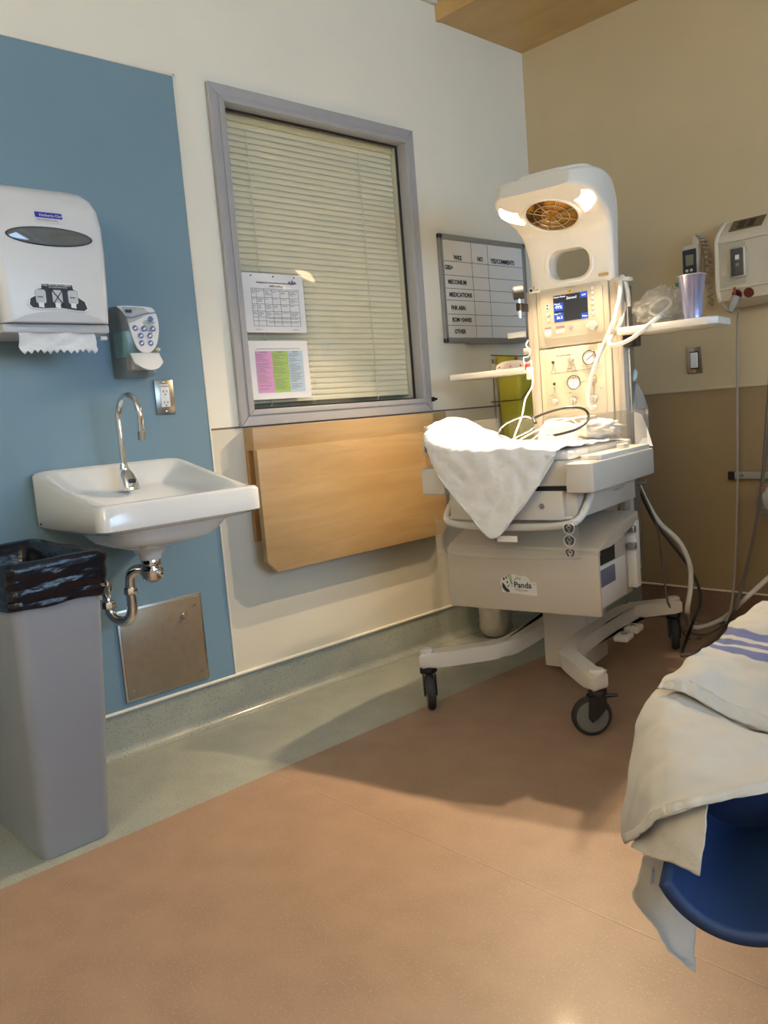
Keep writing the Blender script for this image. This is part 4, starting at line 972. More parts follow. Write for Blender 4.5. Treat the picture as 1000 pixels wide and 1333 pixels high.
obj('pin', mtube([(.198, -.365, .668), (.228, -.365, .670)], .005, 8), M_trimwhite, fp); obj('pin', mtube([(-.222, -.365, .668), (-.250, -.365, .668)], .005, 8), M_trimwhite, fp)
pts = cr([(.252, -.26, .75), (.254, -.30, .715), (.250, -.35, .675), (.226, -.378, .655), (.16, -.386, .645), (0, -.390, .640), (-.16, -.386, .645), (-.226, -.378, .655), (-.250, -.35, .675), (-.254, -.30, .715), (-.252, -.26, .75)], 6)
obj('bed_handle', mtube(pts, .012, 12), M_warm, W)
bm = bmesh.new(); bmesh.ops.create_uvsphere(bm, u_segments=28, v_segments=12, radius=1)
for v in bm.verts: v.co = V((.10+v.co.x*.165, .02+v.co.y*.17, .752+v.co.z*.072))
obj('underbed_housing', bm, M_warmg, W)
# clear panels
for s in (1, -1): obj('clear_side_panel', mbox(.297*s-.0025, .297*s+.0025, -.385, .165, .846, .992, .001), M_acryl, W)
obj('clear_end_panel', mbox(-.285, .285, .236, .241, .848, .985, .001), M_acryl, W)
rows = [[(x, -.412-.0*abs(x), z+.010*(x/.26)**2*(1 if z < .6 else 0)) for x in [-.262+.524*k/8 for k in range(9)]] for z in (.668, .63, .59, .545, .538)]
fpn = solid(obj('front_flap_panel', sheet(bmesh.new(), rows, 2), M_acryl, W), .005)
tube(bm := bmesh.new(), [(x, -.412, .538+.010*(x/.26)**2) for x in [-.262+.524*k/16 for k in range(17)]], .0026, 6); obj('flap_edge', bm, M_acryl, fpn)
obj('flap_label', mbox(-.022, .052, -.4165, -.4145, .596, .616, .0005), M_trimwhite, fpn, smooth=False)
for z in (.645, .605, .566):
    x = .232; ic = None
    if z > .58:
        tube(bm := bmesh.new(), [(x+.019*math.cos(a*.26), -.4155, z+.019*math.sin(a*.26)) for a in range(24)], .0011, 5, closed=True); ic = obj('icon_ring', bm, M_trimwhite, fpn)
    bm = bmesh.new()
    for q in (-1, 1): tube(bm, cr([(x+q*.004, -.4155, z+.010), (x+q*.012, -.4155, z+.006), (x+q*.010, -.4155, z-.004), (x+q*.005, -.4155, z-.011)], 4), .0024, 6)
    tube(bm, [(x-.004, -.4155, z+.004), (x+.004, -.4155, z+.001)], .002, 6); obj('hand_icon', bm, M_ink, fpn)
# ---- cabinet
cabp = [(-.300, .338), (-.300, .556), (-.285, .566), (-.20, .592), (-.08, .618), (.06, .634), (.075, .628), (.075, .338)]
bm = bmesh.new(); box(bm, -.282, .255, -.300, .075, .338, .556, .005)
cab = obj('cabinet', bm, M_cab, W)
prism(bm := bmesh.new(), [(-.284, y, z) for y, z in [(-.303, .551), (-.298, .560), (-.20, .590), (-.08, .616), (.05, .634), (.072, .630), (.078, .600), (.0, .585), (-.12, .562), (-.2, .551)]], (.569, 0, 0), .004); obj('cabinet_top', bm, M_cab, cab)
obj('drawer_front', mbox(-.284, .284, -.316, -.298, .336, .540, .006), M_cab, cab)
obj('drawer_gap', mbox(-.283, .283, -.3145, -.296, .5385, .5515), M_cab, cab, smooth=False)
obj('rear_panel', mbox(.250, .286, .030, .078, .36, .60, .004), M_warm, cab); obj('drawer_side', mbox(.254, .266, -.298, -.02, .350, .490, .004), M_warm, cab)
obj('side_opening', mbox(.252, .258, -.285, -.10, .49, .545), M_dark, cab, smooth=False); obj('blue_insert', mbox(.258, .270, -.285, -.13, .420, .480, .006), mat('insert_blue', (.16, .18, .26), .4, noise_amt=.1), cab)
for z in (.50, .56): obj('hinge', mbox(.262, .290, .010, .034, z, z+.025, .003), M_alurail, cab)
obj('side_latch', mbox(-.292, -.280, -.292, -.26, .49, .535, .003), M_alurail, cab); obj('side_latch', mbox(-.290, -.280, -.292, -.27, .42, .47, .003), M_alurail, cab)
# sticker with bear and bamboo
yk = -.3162
sp_ = [(-.070, .402), (.062, .394), (.062, .440), (.040, .441), (.032, .456), (.018, .463), (.004, .459), (-.010, .463), (-.024, .466), (-.036, .461), (-.042, .455), (-.058, .455), (-.071, .449), (-.073, .430), (-.068, .42)]
prism(bm := bmesh.new(), [(a, yk, b) for a, b in sp_], (0, -.0006, 0)); sk = obj('logo_sticker', bm, mat('sticker_white', (.66, .64, .60), .4, noise_amt=.03), cab, smooth=False)
def ink(name, poly, mm, d=.0006): prism(bm := bmesh.new(), [(a, yk-d, b) for a, b in poly], (0, -.0004, 0)); return obj(name, bm, mm, sk, smooth=False)
crv = lambda po: [(p.x, p.y) for p in cr([(a, b, 0) for a, b in po], 4, True)]
ink('bear_body', crv([(-.066, .434), (-.060, .430), (-.052, .418), (-.044, .412), (-.040, .404), (-.050, .402), (-.062, .410), (-.067, .422)]), M_ink)
ink('bear_ear', circ(-.060, .448, .0042, 12), M_ink); ink('bear_ear', circ(-.050, .452, .0034, 12), M_ink); ink('bear_eye', circ(-.047, .437, .0032, 12, .004), M_ink); ink('bear_paw', circ(-.044, .423, .003, 12), M_ink)
ink('cub_ear', circ(-.040, .429, .002, 10), M_ink); ink('cub_ear', circ(-.031, .424, .002, 10), M_ink)
ink('bamboo_stem', [(-.043, .463), (-.040, .463), (-.029, .430), (-.033, .430)], M_leafgreen); ink('bamboo_stem', [(-.035, .462), (-.032, .462), (-.027, .430), (-.030, .430)], M_leafgreen)
for a, b in ((-.022, .449), (-.016, .455), (-.010, .455), (-.004, .452)): ink('bamboo_leaf', [(a, b-.006), (a+.004, b), (a+.010, b+.002), (a+.005, b-.005)], M_leafgreen)
text('logo_lettering', 'Panda', .0285, (-.023, yk-.0008, .420), XD, ZD, M_ink, sk, sx=.98, bold=.02); text('logo_lettering', 'Warmer', .0135, (-.020, yk-.0008, .4075), XD, ZD, M_inkgrey, sk, sx=1.05)
text('logo_lettering', '®', .006, (.052, yk-.0008, .432), XD, ZD, M_ink, sk)
# ---- side trays, manometer, pedals
pol = [(-.192, .215), (-.535, .215), (-.552, .232), (-.552, .40), (-.535, .415), (-.192, .415)]
prism(bm := bmesh.new(), onZ(pol, 1.160), (0, 0, .024), .004); obj('side_tray', bm, M_warm, W)
pol = [(.192, .205), (.510, .205), (.540, .235), (.540, .41), (.52, .43), (.192, .43)]
prism(bm := bmesh.new(), onZ(pol, 1.262), (0, 0, .026), .004); shf = obj('side_shelf', bm, M_warm, W)
obj('shelf_clamp', mbox(.192, .232, .26, .35, 1.222, 1.263, .004), M_black, shf)
pc = PL(675, 381, 1, .20)
mn = obj('manometer', mlathe([(.024, -.020), (.026, -.018), (.026, .018), (.024, .020)], pc, (-.85, -.5, -.05), 24), M_rubber, W)
obj('manometer_face', mlathe([(.0225, .0195), (.0225, .0215)], pc, (-.85, -.5, -.05), 24), mat('gauge_smoke', (.10, .09, .08), .2, noise_amt=.2), mn)
obj('manometer_stem', mtube([pc-V((0, 0, .02)), pc-V((0, 0, .062)), pc-V((0, 0, .098))], .0075, 10), M_chrome, mn); obj('manometer_valve', mtube([pc-V((.026, 0, .085)), pc-V((0, 0, .085))], .004, 8), M_chrome, mn)
obj('manometer_bracket', mbox(pc.x-.008, -.184, pc.y-.012, .30, pc.z-.070, pc.z-.040, .002), mat('bracket_brown', (.035, .02, .015), .4, noise_amt=.1), mn)
for k, (px_, py_) in enumerate(((812, 829), (825, 818))):
    q = PL(px_, py_, 0, .215)
    pd = obj('foot_pedal', mbox(q.x-.028, q.x+.028, q.y-.038, q.y+.038, q.z-.012, q.z+.012, .009, seg=3), M_warmg, W)
    d_ = 1 if k else -1; tube(bm := bmesh.new(), [(q.x-.010, q.y-.010*d_, q.z+.0125), (q.x, q.y+.008*d_, q.z+.0125), (q.x+.010, q.y-.010*d_, q.z+.0125)], .002, 6); obj('pedal_arrow', bm, M_ink, pd)
q = PL(818, 828, 0, .19); obj('pedal_arm', mbox(.10, .20, q.y-.02, q.y+.02, q.z-.012, q.z+.004, .003), M_cab, W)
obj('side_hook', mtube([(.204, .33, .70), (.235, .33, .70), (.235, .33, .715)], .005, 8), M_alurail, W)

# ================================================================== THINGS ON AND AROUND THE WARMER
def wthing(name, label, cat, loc, group=None):
    p = WO+WX*loc[0]+WY*loc[1]+WZ*loc[2]; return thing(name, label, cat, p, TH, group)
Mt = wthing('infant_mattress', 'thin white infant mattress on the warmer bed', 'mattress', (0, -.07, .852))
obj('pad', mbox(-.225, .225, -.29, .29, .001, .030, .010, seg=3), M_linen, Mt)
# sheet draped over the bed
Bk = wthing('bed_sheet', 'white sheet spread over the warmer bed with a corner hanging down', 'sheet', (0, -.07, .882))
def bl_(x, y, z): return V((x, y+.07, z-.882))
rows = [[bl_(-.262, -.402, .862), bl_(-.215, -.420, .800), bl_(-.125, -.428, .700), bl_(-.030, -.432, .612), bl_(.060, -.428, .690), bl_(.130, -.420, .772), bl_(.190, -.402, .864)],
        [bl_(-.280, -.402, .905), bl_(-.215, -.415, .855), bl_(-.125, -.424, .780), bl_(-.030, -.428, .720), bl_(.060, -.424, .770), bl_(.130, -.415, .825), bl_(.195, -.398, .876)],
        [bl_(-.290, -.400, .945), bl_(-.225, -.408, .915), bl_(-.125, -.416, .896), bl_(-.030, -.420, .892), bl_(.060, -.418, .892), bl_(.130, -.412, .891), bl_(.200, -.396, .890)],
        [bl_(-.300, -.35, .985), bl_(-.245, -.35, .955), bl_(-.150, -.35, .905), bl_(-.030, -.35, .896), bl_(.060, -.35, .896), bl_(.135, -.35, .898), bl_(.215, -.35, .894)],
        [bl_(-.308, -.25, 1.004), bl_(-.262, -.25, .99), bl_(-.165, -.25, .925), bl_(-.030, -.25, .894), bl_(.060, -.25, .893), bl_(.140, -.25, .895), bl_(.225, -.25, .892)],
        [bl_(-.308, -.14, 1.004), bl_(-.262, -.14, .995), bl_(-.180, -.14, .935), bl_(-.030, -.14, .893), bl_(.060, -.14, .892), bl_(.140, -.14, .896), bl_(.230, -.14, .892)],
        [bl_(-.285, -.02, .955), bl_(-.24, -.02, .945), bl_(-.165, -.02, .91), bl_(-.030, -.02, .892), bl_(.060, -.02, .892), bl_(.140, -.02, .894), bl_(.230, -.02, .890)],
        [bl_(-.26, .14, .90), bl_(-.21, .14, .894), bl_(-.15, .14, .892), bl_(-.030, .14, .890), bl_(.060, .14, .890), bl_(.140, .14, .89), bl_(.225, .14, .889)]]
solid(obj('linen', sheet(bmesh.new(), rows, 10, wr=.007, wscale=24), M_linen, Bk, angle=180), .003, 1)
rows2 = [[bl_(-.308, -.35, .985), bl_(-.308, -.25, 1.004), bl_(-.308, -.14, 1.004), bl_(-.30, -.05, .97)], [bl_(-.318, -.355, .95), bl_(-.320, -.25, .955), bl_(-.320, -.15, .955), bl_(-.312, -.07, .94)], [bl_(-.318, -.36, .90), bl_(-.322, -.25, .895), bl_(-.322, -.16, .90), bl_(-.316, -.09, .91)]]
solid(obj('turned_edge', sheet(bmesh.new(), rows2, 8, wr=.005, wscale=18), M_linen, Bk, angle=180), .003, 1)
tube(bm := bmesh.new(), cr([r for r in rows[0]], 8), .0025, 6); obj('hem', bm, M_linen, Bk)
# crumpled cloth
Cl = wthing('crumpled_cloth', 'crumpled white cloth at the back of the warmer bed', 'cloth', (.15, .06, .900))
obj('cloth', crumple(bmesh.new(), (0, 0, .030), (.085, .10, .033), .32, 9, 3), M_linen, Cl, angle=180)
Cl2 = wthing('folded_cloth', 'flat folded white cloth standing against the column end of the bed', 'cloth', (-.02, .16, .892))
rows = [[(-.13, .05, .0), (-.04, .06, .0), (.05, .06, 0), (.10, .05, 0)], [(-.12, .055, .04), (-.05, .065, .05), (.05, .062, .035), (.10, .05, .02)], [(-.10, .05, .075), (-.02, .06, .066), (.06, .05, .045), (.10, .045, .030)]]
solid(obj('cloth', sheet(bmesh.new(), rows, 8, wr=.006, wscale=20, seed=4), M_linen, Cl2, angle=180), .008)
# stethoscope
Sg = wthing('stethoscope', 'black tubed stethoscope with chrome ear tubes lying on the warmer bed', 'stethoscope', (-.05, -.08, .90))
sg = lambda u, v, y: PL(u, v, 1, y)-V((-.05, -.08, .90))
t1 = cr([sg(694, 545, -.10), sg(710, 538, -.08), sg(735, 531, -.06), sg(755, 531, -.03), sg(765, 537, -.02), sg(765, 548, -.04), sg(752, 558, -.08), sg(734, 564, -.10), sg(716, 568, -.11)], 8)
obj('black_tubing', mtube(t1, .0048, 10), M_black, Sg)
for pth in ([sg(694, 545, -.10), sg(682, 542, -.13), sg(663, 549, -.16), sg(652, 557, -.18), sg(649, 565, -.19), sg(655, 571, -.19)], [sg(694, 545, -.10), sg(697, 551, -.12), sg(690, 560, -.15), sg(674, 568, -.17), sg(662, 574, -.19)]):
    obj('ear_tube', mtube(cr(pth, 6), .0034, 8), M_chrome, Sg)
obj('yoke', mtube(cr([sg(684, 543, -.12), sg(693, 544, -.10), sg(697, 551, -.12)], 5), .006, 8), M_black, Sg)
obj('chest_piece', mlathe([(.016, -.006), (.018, -.003), (.018, .004), (.012, .007)], t1[-1], (.2, .1, 1), 20), M_chrome, Sg)
# thin clear tubing on the bed
Tq = wthing('oxygen_tubing', 'thin pale tubing looped across the warmer bed', 'tubing', (0, .0, .90))
tq = lambda u, v, y: PL(u, v, 1, y)-V((0, 0, .90))
obj('tube', mtube(cr([tq(673, 575, -.12), tq(700, 560, -.05), tq(730, 549, 0), tq(755, 543, .04), tq(775, 541, .08)], 8), .0028, 8), M_tube, Tq)
obj('tube', mtube(cr([tq(690, 574, -.10), tq(708, 560, .05), tq(712, 548, .10), tq(740, 545, .10), tq(752, 552, .05)], 8), .0024, 8), M_tube, Tq)

# items on the right shelf
Cp = wthing('tumbler_cup', 'iridescent lilac metal tumbler cup standing on the side shelf', 'cup', (.452, .25, 1.2885))
obj('cup_wall', mlathe([(.030, 0), (.032, .002), (.046, .148), (.0475, .150), (.0465, .152), (.044, .148), (.030, .006), (0, .006)], (0, 0, 0), (0, 0, 1), 32), M_cupm, Cp)
tube(bm := bmesh.new(), [(.0465*math.cos(a*.2617), .0465*math.sin(a*.2617), .150) for a in range(24)], .002, 6, closed=True); obj('lip', bm, mat('cup_lip', (.75, .70, .74), .3, .6, noise_amt=.05), Cp)
Bg = wthing('clear_plastic_bag', 'crumpled clear plastic bag on the side shelf beside the tumbler', 'plastic bag', (.318, .30, 1.2885))
bm = crumple(bmesh.new(), (0, 0, .062), (.088, .075, .066), .30, 10, 11, 4)
for v in bm.verts:
    v.co.z = max(v.co.z, .001); f_ = max(0, v.co.z-.06)/.09; v.co.x += .03*f_
obj('film', bm, M_film, Bg)
obj('coiled_tube', mtube(cr([(-.03, 0, .02), (.02, -.02, .04), (.045, .0, .07), (.02, .02, .095), (-.02, .01, .08), (-.03, -.01, .05), (.0, -.02, .03), (.04, .01, .025)], 8), .005, 8), mat('clear_tube', (.72, .70, .64), .25, noise_amt=.05), Bg)
bm = mbox(.055, .085, .02, .05, .128, .142, .002); obj('green_clip', bm, mat('clip_green', (.02, .18, .06), .4, noise_amt=.1), Bg)
obj('clip_stem', mtube([(.05, .035, .09), (.052, .035, .135), (.09, .035, .145)], .004, 8), M_iv, Bg)
# white patient hoses
Hs = wthing('breathing_hose', 'white silicone breathing hose hooked on the column and running down the gas panel', 'hose', (.20, .22, 1.20))
h_ = lambda u, v, y: PL(u, v, 1, y)-V((.20, .22, 1.20))
obj('hose', mtube(cr([h_(819, 399, .30), h_(817, 380, .30), h_(812, 362, .30), h_(808, 364, .28), h_(807, 385, .24), h_(800, 415, .22), h_(790, 440, .21), h_(778, 468, .20), h_(768, 500, .20), h_(766, 522, .21), h_(770, 530, .23), h_(776, 529, .254)], 8), .0085, 12), M_tube, Hs)
obj('hose', mtube(cr([h_(812, 372, .32), h_(813, 400, .30), h_(806, 425, .25), h_(795, 440, .21), h_(794, 448, .19), h_(803, 449, .18), h_(822, 441, .185), h_(842, 425, .20), h_(858, 412, .25)], 8), .0078, 12), M_tube, Hs)
obj('hose_end', mlathe([(.009, 0), (.009, .018), (.006, .020)], h_(857, 413, .25), (.6, .5, .3), 14), mat('hose_blue', (.45, .55, .66), .4, noise_amt=.05), Hs)
obj('hose_hook', mbox(-.008, .022, .06, .10, .262, .275, .003), M_warm, Hs)
# bag hanging at the back of the column with hose ring
Hb = wthing('hanging_plastic_bag', 'grey clear plastic bag hanging behind the warmer column', 'plastic bag', PL(819, 489, 1, .34)-V((.008, -.02, .252)))
rows = []
for k, (zz, ww, dd) in enumerate(((.245, .015, .02), (.22, .030, .03), (.18, .042, .04), (.13, .052, .05), (.06, .056, .05), (.0, .050, .045), (-.05, .035, .02), (-.06, .01, .01))):
    ring = []
    for j in range(28):
        a = 2*math.pi*j/28; q = V((math.cos(a), math.sin(a), zz*12)); d_ = 1+.30*noise.noise(q*1.8)+.22*noise.noise(q*4)
        ring.append((ww*d_*math.cos(a)+.02*(.2-zz)/.3, dd*d_*math.sin(a), zz))
    rows.append(ring)
obj('bag_film', loft(bmesh.new(), rows), M_bagfilm, Hb, angle=180)
tube(bm := bmesh.new(), [(.008+.024*math.cos(a*.3), -.02+.01*math.sin(a*.3), .252+.024*math.sin(a*.3)) for a in range(21)], .009, 8, closed=True); obj('blue_ring', bm, mat('ring_blue', (.42, .55, .58), .4, noise_amt=.05), Hb)
obj('string', mtube([(-.022, -.02, .345), (-.004, -.02, .262)], .002, 6), M_tube, Hb); obj('string', mtube([(-.022, -.02, .345), (-.022, -.02, .30)], .003, 6), M_black, Hb)
Pp = wthing('paper_card', 'white card slipped behind the clear side panel', 'card', (.262, .20, .862))
prism(bm := bmesh.new(), [(-.020, 0, .0), (.046, -.006, -.012), (.028, .0, .05), (.008, .003, .105), (-.020, .004, .118)], (.001, .0015, 0)); obj('card', bm, M_paper, Pp, smooth=False)

# left tray: small pack and monitor lead
Pk = wthing('sensor_pack', 'small peach white plastic pack lying on the left side tray', 'pack', (-.27, .28, 1.1845))
rg = [[(x, y, z) for x, y in rrect(-w_, w_, -.03, .03, .015, 4)] for z, w_ in ((0, .070), (.006, .074), (.020, .068), (.030, .045), (.033, .03))]
obj('pack_body', loft(bmesh.new(), rg), mat('pack_peach', (.74, .64, .56), .4, noise_amt=.03), Pk)
for x in (-.05, 0, .045): obj('pack_mark', mlathe([(.004, 0), (.003, .001)], (x, -.0305, .010), (0, -1, 0), 10), M_red, Pk)
Ld = wthing('monitor_lead', 'white monitor lead coiled at the column and hanging down to the bed', 'cable', (-.205, .21, 1.17))
ld = lambda u, v, y: PL(u, v, 1, y)-V((-.205, .21, 1.17))
obj('lead', mtube(cr([ld(688, 443, .22), ld(685, 450, .21), ld(690, 456, .215), ld(688, 464, .21), ld(682, 466, .205), ld(684, 476, .20), ld(691, 470, .20), ld(692, 482, .19), ld(694, 494, .18), ld(692, 505, .16), ld(684, 520, .10), ld(680, 540, .02), ld(672, 562, -.08), ld(668, 572, -.10)], 6), .0032, 8), M_tube, Ld)
obj('connector', mbox(ld(690, 486, .18).x-.012, ld(690, 486, .18).x+.012, -.04, -.02, ld(690, 494, .18).z, ld(690, 478, .18).z, .004), M_tube, Ld)
obj('red_clip', mbox(ld(687, 478, .19).x-.007, ld(687, 478, .19).x+.007, -.03, -.016, ld(688, 482, .18).z, ld(688, 473, .18).z, .002), M_red, Ld)
obj('grey_clamp', mbox(ld(687, 458, .22).x-.012, ld(687, 458, .22).x+.014, -.005, .012, ld(687, 461, .2).z, ld(687, 453, .2).z, .002), M_knob, Ld)
obj('holder_arm', mbox(-.06, .012, .02, .04, ld(680, 436, .22).z-.006, ld(680, 431, .22).z, .002), M_warm, Ld)
# bag under the warmer
q = PL(640, 826, 2, .02)
Ub = wthing('bag_under_warmer', 'pale translucent bag of supplies on the floor under the warmer', 'bag', (q.x, q.y, 0))
bm = bmesh.new(); bmesh.ops.create_icosphere(bm, subdivisions=4, radius=1)
for v in bm.verts:
    n_ = v.co.normalized(); e_ = (abs(n_.x)**4+abs(n_.y)**4+abs(n_.z)**4)**-.25; d_ = e_*(1+.10*noise.noise(n_*2.2)+.06*noise.noise(n_*6)); v.co = V((.0+n_.x*.066*d_, .05+n_.y*.06*d_, .095+n_.z*.092*d_))
for v in bm.verts: v.co.z = max(v.co.z, .002)
obj('bag_film', bm, mat('milky_film', (.46, .43, .37), .4, noise_amt=.2, noise_scale=10, bump=.6, bump_scale=20), Ub, angle=180)

# ---- cables behind the warmer, down to the floor
def cable(name, label, pts, r_, mm, cat='cable'):
    base = V((pts[-1][0], pts[-1][1], 0)); t_ = thing(name, label, cat, base)
    obj('cable', mtube(cr([V(p)-base for p in pts], 8), r_, 10), mm, t_); return t_
yw = -.33
def fl_(u, v, z=.009): return P(u, v, 2, z)
cable('oxygen_hose', 'thick white hose curving from the warmer down to the floor by the tan wall', [P(826, 618, 1, -.55), P(840, 650, 1, -.50), P(858, 680, 1, -.46), P(884, 705, 1, -.42), P(898, 735, 1, -.40), P(899, 765, 1, -.40), P(895, 795, 1, -.42), fl_(897, 812, .03), fl_(906, 817), fl_(925, 813), fl_(946, 802, .04), P(970, 780, 1, -.16), P(1003, 750, 1, -.10), P(1040, 718, 1, -.07), P(1062, 690, 1, -.045), P(1068, 660, 1, -.02), P(1068, 650, 1, -.003)], .0105, M_hose, 'hose')
cable('power_cable', 'dark power cable arcing from the warmer to the floor behind the rear caster', [P(828, 615, 1, -.56), P(836, 645, 1, -.52), P(852, 678, 1, -.48), P(872, 705, 1, -.44), P(895, 735, 1, -.40), P(909, 762, 1, -.38), P(912, 785, 1, -.38), P(903, 808, 1, -.42), fl_(893, 835), fl_(888, 850)], .0058, M_rubber)
cable('sensor_cable', 'thin brown cable falling straight from the warmer to the floor', [P(822, 610, 1, -.58), P(845, 660, 1, -.52), P(857, 690, 1, -.48), P(862, 730, 1, -.46), P(866, 762, 1, -.46), P(872, 790, 1, -.47), fl_(895, 830), fl_(915, 830)], .0042, M_bcable)
cable('monitor_cable', 'brown cable looping across the floor between the rear caster and the wall', [fl_(886, 853), fl_(905, 850), fl_(930, 832), fl_(945, 815), P(956, 795, 1, -.20), P(968, 755, 1, -.14), P(982, 695, 1, -.12), P(992, 630, 1, -.12), P(998, 560, 1, -.12), P(1004, 470, 1, -.12), P(1010, 395, 1, -.12)], .0075, M_bcable)
cable('data_cable', 'thin grey cable lying in a loop on the floor near the rear caster', [fl_(886, 812), fl_(895, 822), fl_(918, 826), fl_(940, 815), fl_(950, 805), fl_(962, 800), fl_(990, 795), fl_(1030, 795)], .0040, M_bcable)
# plastic bag at the rail
q = P(992, 640, 1, -.09)
Rb = thing('supply_bag', 'clear supply bag with red print hanging from the equipment rail', 'plastic bag', q)
bm = crumple(bmesh.new(), (.045, 0, -.03), (.065, .04, .075), .30, 9, 21, 4)
obj('bag_film', bm, M_film, Rb, angle=180)
obj('bag_contents', crumple(bmesh.new(), (.05, .004, -.03), (.045, .025, .06), .2, 8, 2, 3), M_linen, Rb, angle=180)
obj('red_print', mbox(.018, .032, -.050, -.046, .012, .024, .001), M_red, Rb, smooth=False)

# ================================================================== PATIENT BED (unseen, added to block low daylight, its head at the headwall)
Pb = thing('unseen_patient_bed', 'unseen hospital bed added to block low daylight, its head against the tan wall', 'bed', (2.72, -1.12, 0))
obj('mattress', mbox(-.46, .46, -1.02, .98, .56, .72, .04, seg=3), M_navyv, Pb)
obj('bed_frame', mbox(-.44, .44, -1.0, .98, .44, .56, .02), M_warmg, Pb)
obj('headboard', mbox(-.45, .45, .985, 1.03, .45, 1.15, .02), M_warmg, Pb)
for s_ in (-1, 1):
    obj('side_rail', mbox(s_*.50-.02, s_*.50+.02, -.35, .75, .52, .98, .018), M_warmg, Pb)
    for y in (-.8, .8):
        obj('bed_leg', mtube([(s_*.38, y, .06), (s_*.38, y, .45)], .025, 12), M_steel, Pb)
        obj('bed_wheel', mlathe([(.055, -.016), (.06, -.01), (.06, .01), (.055, .016)], (s_*.38, y, .06), (1, 0, 0), 24), M_rubber, Pb)
# ================================================================== BED LEG SUPPORT AND TOWELS (bottom right)
LC = PD(968, 1108, 1.10); axh = V((LC.x-CAM.x, LC.y-CAM.y, 0)).normalized(); rt = V((axh.y, -axh.x, 0))
Ls = thing('leg_support', 'dark blue padded leg support trough under the draped sheets', 'leg support', V((LC.x, LC.y, LC.z-.125)))
def lsp(a, b, c): return rt*a+axh*b+V((0, 0, c+.125))
rows = []
for s in range(9):
    t_ = s/8; row = []
    rx = .104*(1-.15*t_); rz = .108*(1-.12*t_)
    for k in range(25):
        a = math.radians(-64+136*k/24); row.append(lsp(rx*math.sin(a), -.02+.24*t_, -rz*math.cos(a)+.02*t_))
    rows.append(row)
end = []
for f_ in (.7, .4, .1):
    end.append([lsp(.088*f_*math.sin(math.radians(-64+136*k/24)), -.02+.24+.03*(1-f_), -.095*math.cos(math.radians(-64+136*k/24))*f_+.02) for k in range(25)])
bm = sheet(bmesh.new(), rows+end, 2, kc=2); o = solid(obj('padded_shell', bm, M_navyv, Ls, angle=180), .016, 1)
prism(bm := bmesh.new(), [lsp(.086*math.cos(a*math.pi/16), -.0+.215, -.03+.068*math.sin(a*math.pi/16)) for a in range(32)], axh*.02, .006, 2); obj('light_stop_pad', bm, M_navyv, Ls)  # pad added at the far end to keep light out of the trough
bmesh_post = mtube(cr([lsp(.10, .18, -.06), lsp(.20, .20, -.08), lsp(.26, .21, -.14)], 5)+[lsp(.26, .21, -LC.z+.03)], .016, 12); obj('support_post', bmesh_post, M_steel, Ls)
c = lsp(.26, .21, -LC.z); obj('post_foot', mlathe([(.09, .0), (.09, .012), (.03, .03), (.017, .05)], c, (0, 0, 1), 24), M_black, Ls)

def pxsheet(grid, k=8, wr=.0, wscale=20, seed=0):
    return sheet(bmesh.new(), [[PD(*p) for p in r] for r in grid], k, wr=wr, wscale=wscale, seed=seed)
def world_thing(name, label, cat, bm, mm, th_, hemr=None):
    cs = [v.co.copy() for v in bm.verts]; lo = min(c.z for c in cs); c0 = sum(cs, V())/len(cs); base = V((c0.x, c0.y, lo))
    for v in bm.verts: v.co -= base
    t_ = thing(name, label, cat, base); o_ = solid(obj('cloth', bm, mm, t_, angle=180), th_, 0); return t_, base
def stripe_mat():
    mt = bpy.data.materials.new('striped_flannel'); mt.use_nodes = True; nt = mt.node_tree; b = nt.nodes['Principled BSDF']
    b.inputs['Roughness'].default_value = .9
    uv = nt.nodes.new('ShaderNodeUVMap'); sp = nt.nodes.new('ShaderNodeSeparateXYZ'); nt.links.new(uv.outputs[0], sp.inputs[0])
    r = nt.nodes.new('ShaderNodeValToRGB'); r.color_ramp.interpolation = 'LINEAR'
    wc, bc = (.56, .545, .51, 1), (.13, .16, .36, 1)
    e = r.color_ramp.elements; e[0].position = 0; e[0].color = wc; e[1].position = 1; e[1].color = wc
    for a, b_ in ((.215, .255), (.285, .325), (.355, .405)):
        for q_, c_ in ((a-.006, wc), (a, bc), (b_, bc), (b_+.006, wc)):
            x = e.new(q_); x.color = c_
    nt.links.new(sp.outputs[1], r.inputs[0])
    n = nt.nodes.new('ShaderNodeTexNoise'); n.inputs['Scale'].default_value = 260
    mx = nt.nodes.new('ShaderNodeMixRGB'); mx.blend_type = 'MULTIPLY'; mx.inputs[0].default_value = .25
    nt.links.new(r.outputs[0], mx.inputs[1]); nt.links.new(n.outputs['Fac'], mx.inputs[2]); nt.links.new(mx.outputs[0], b.inputs['Base Color'])
    bp = nt.nodes.new('ShaderNodeBump'); bp.inputs['Strength'].default_value = .25; bp.inputs['Distance'].default_value = .002
    nt.links.new(n.outputs['Fac'], bp.inputs['Height']); nt.links.new(bp.outputs[0], b.inputs['Normal'])
    return mt
M_stripe = stripe_mat()
mat('shade_flannel', (.46, .44, .40), .9, noise_amt=.05, noise_scale=30, bump=.3, bump_scale=240)  # darker flannel copy, shade on the hanging cloths put into its colour
M_flannel = mat('white_flannel', (.47, .46, .43), .9, noise_amt=.05, noise_scale=30, bump=.2, bump_scale=700)
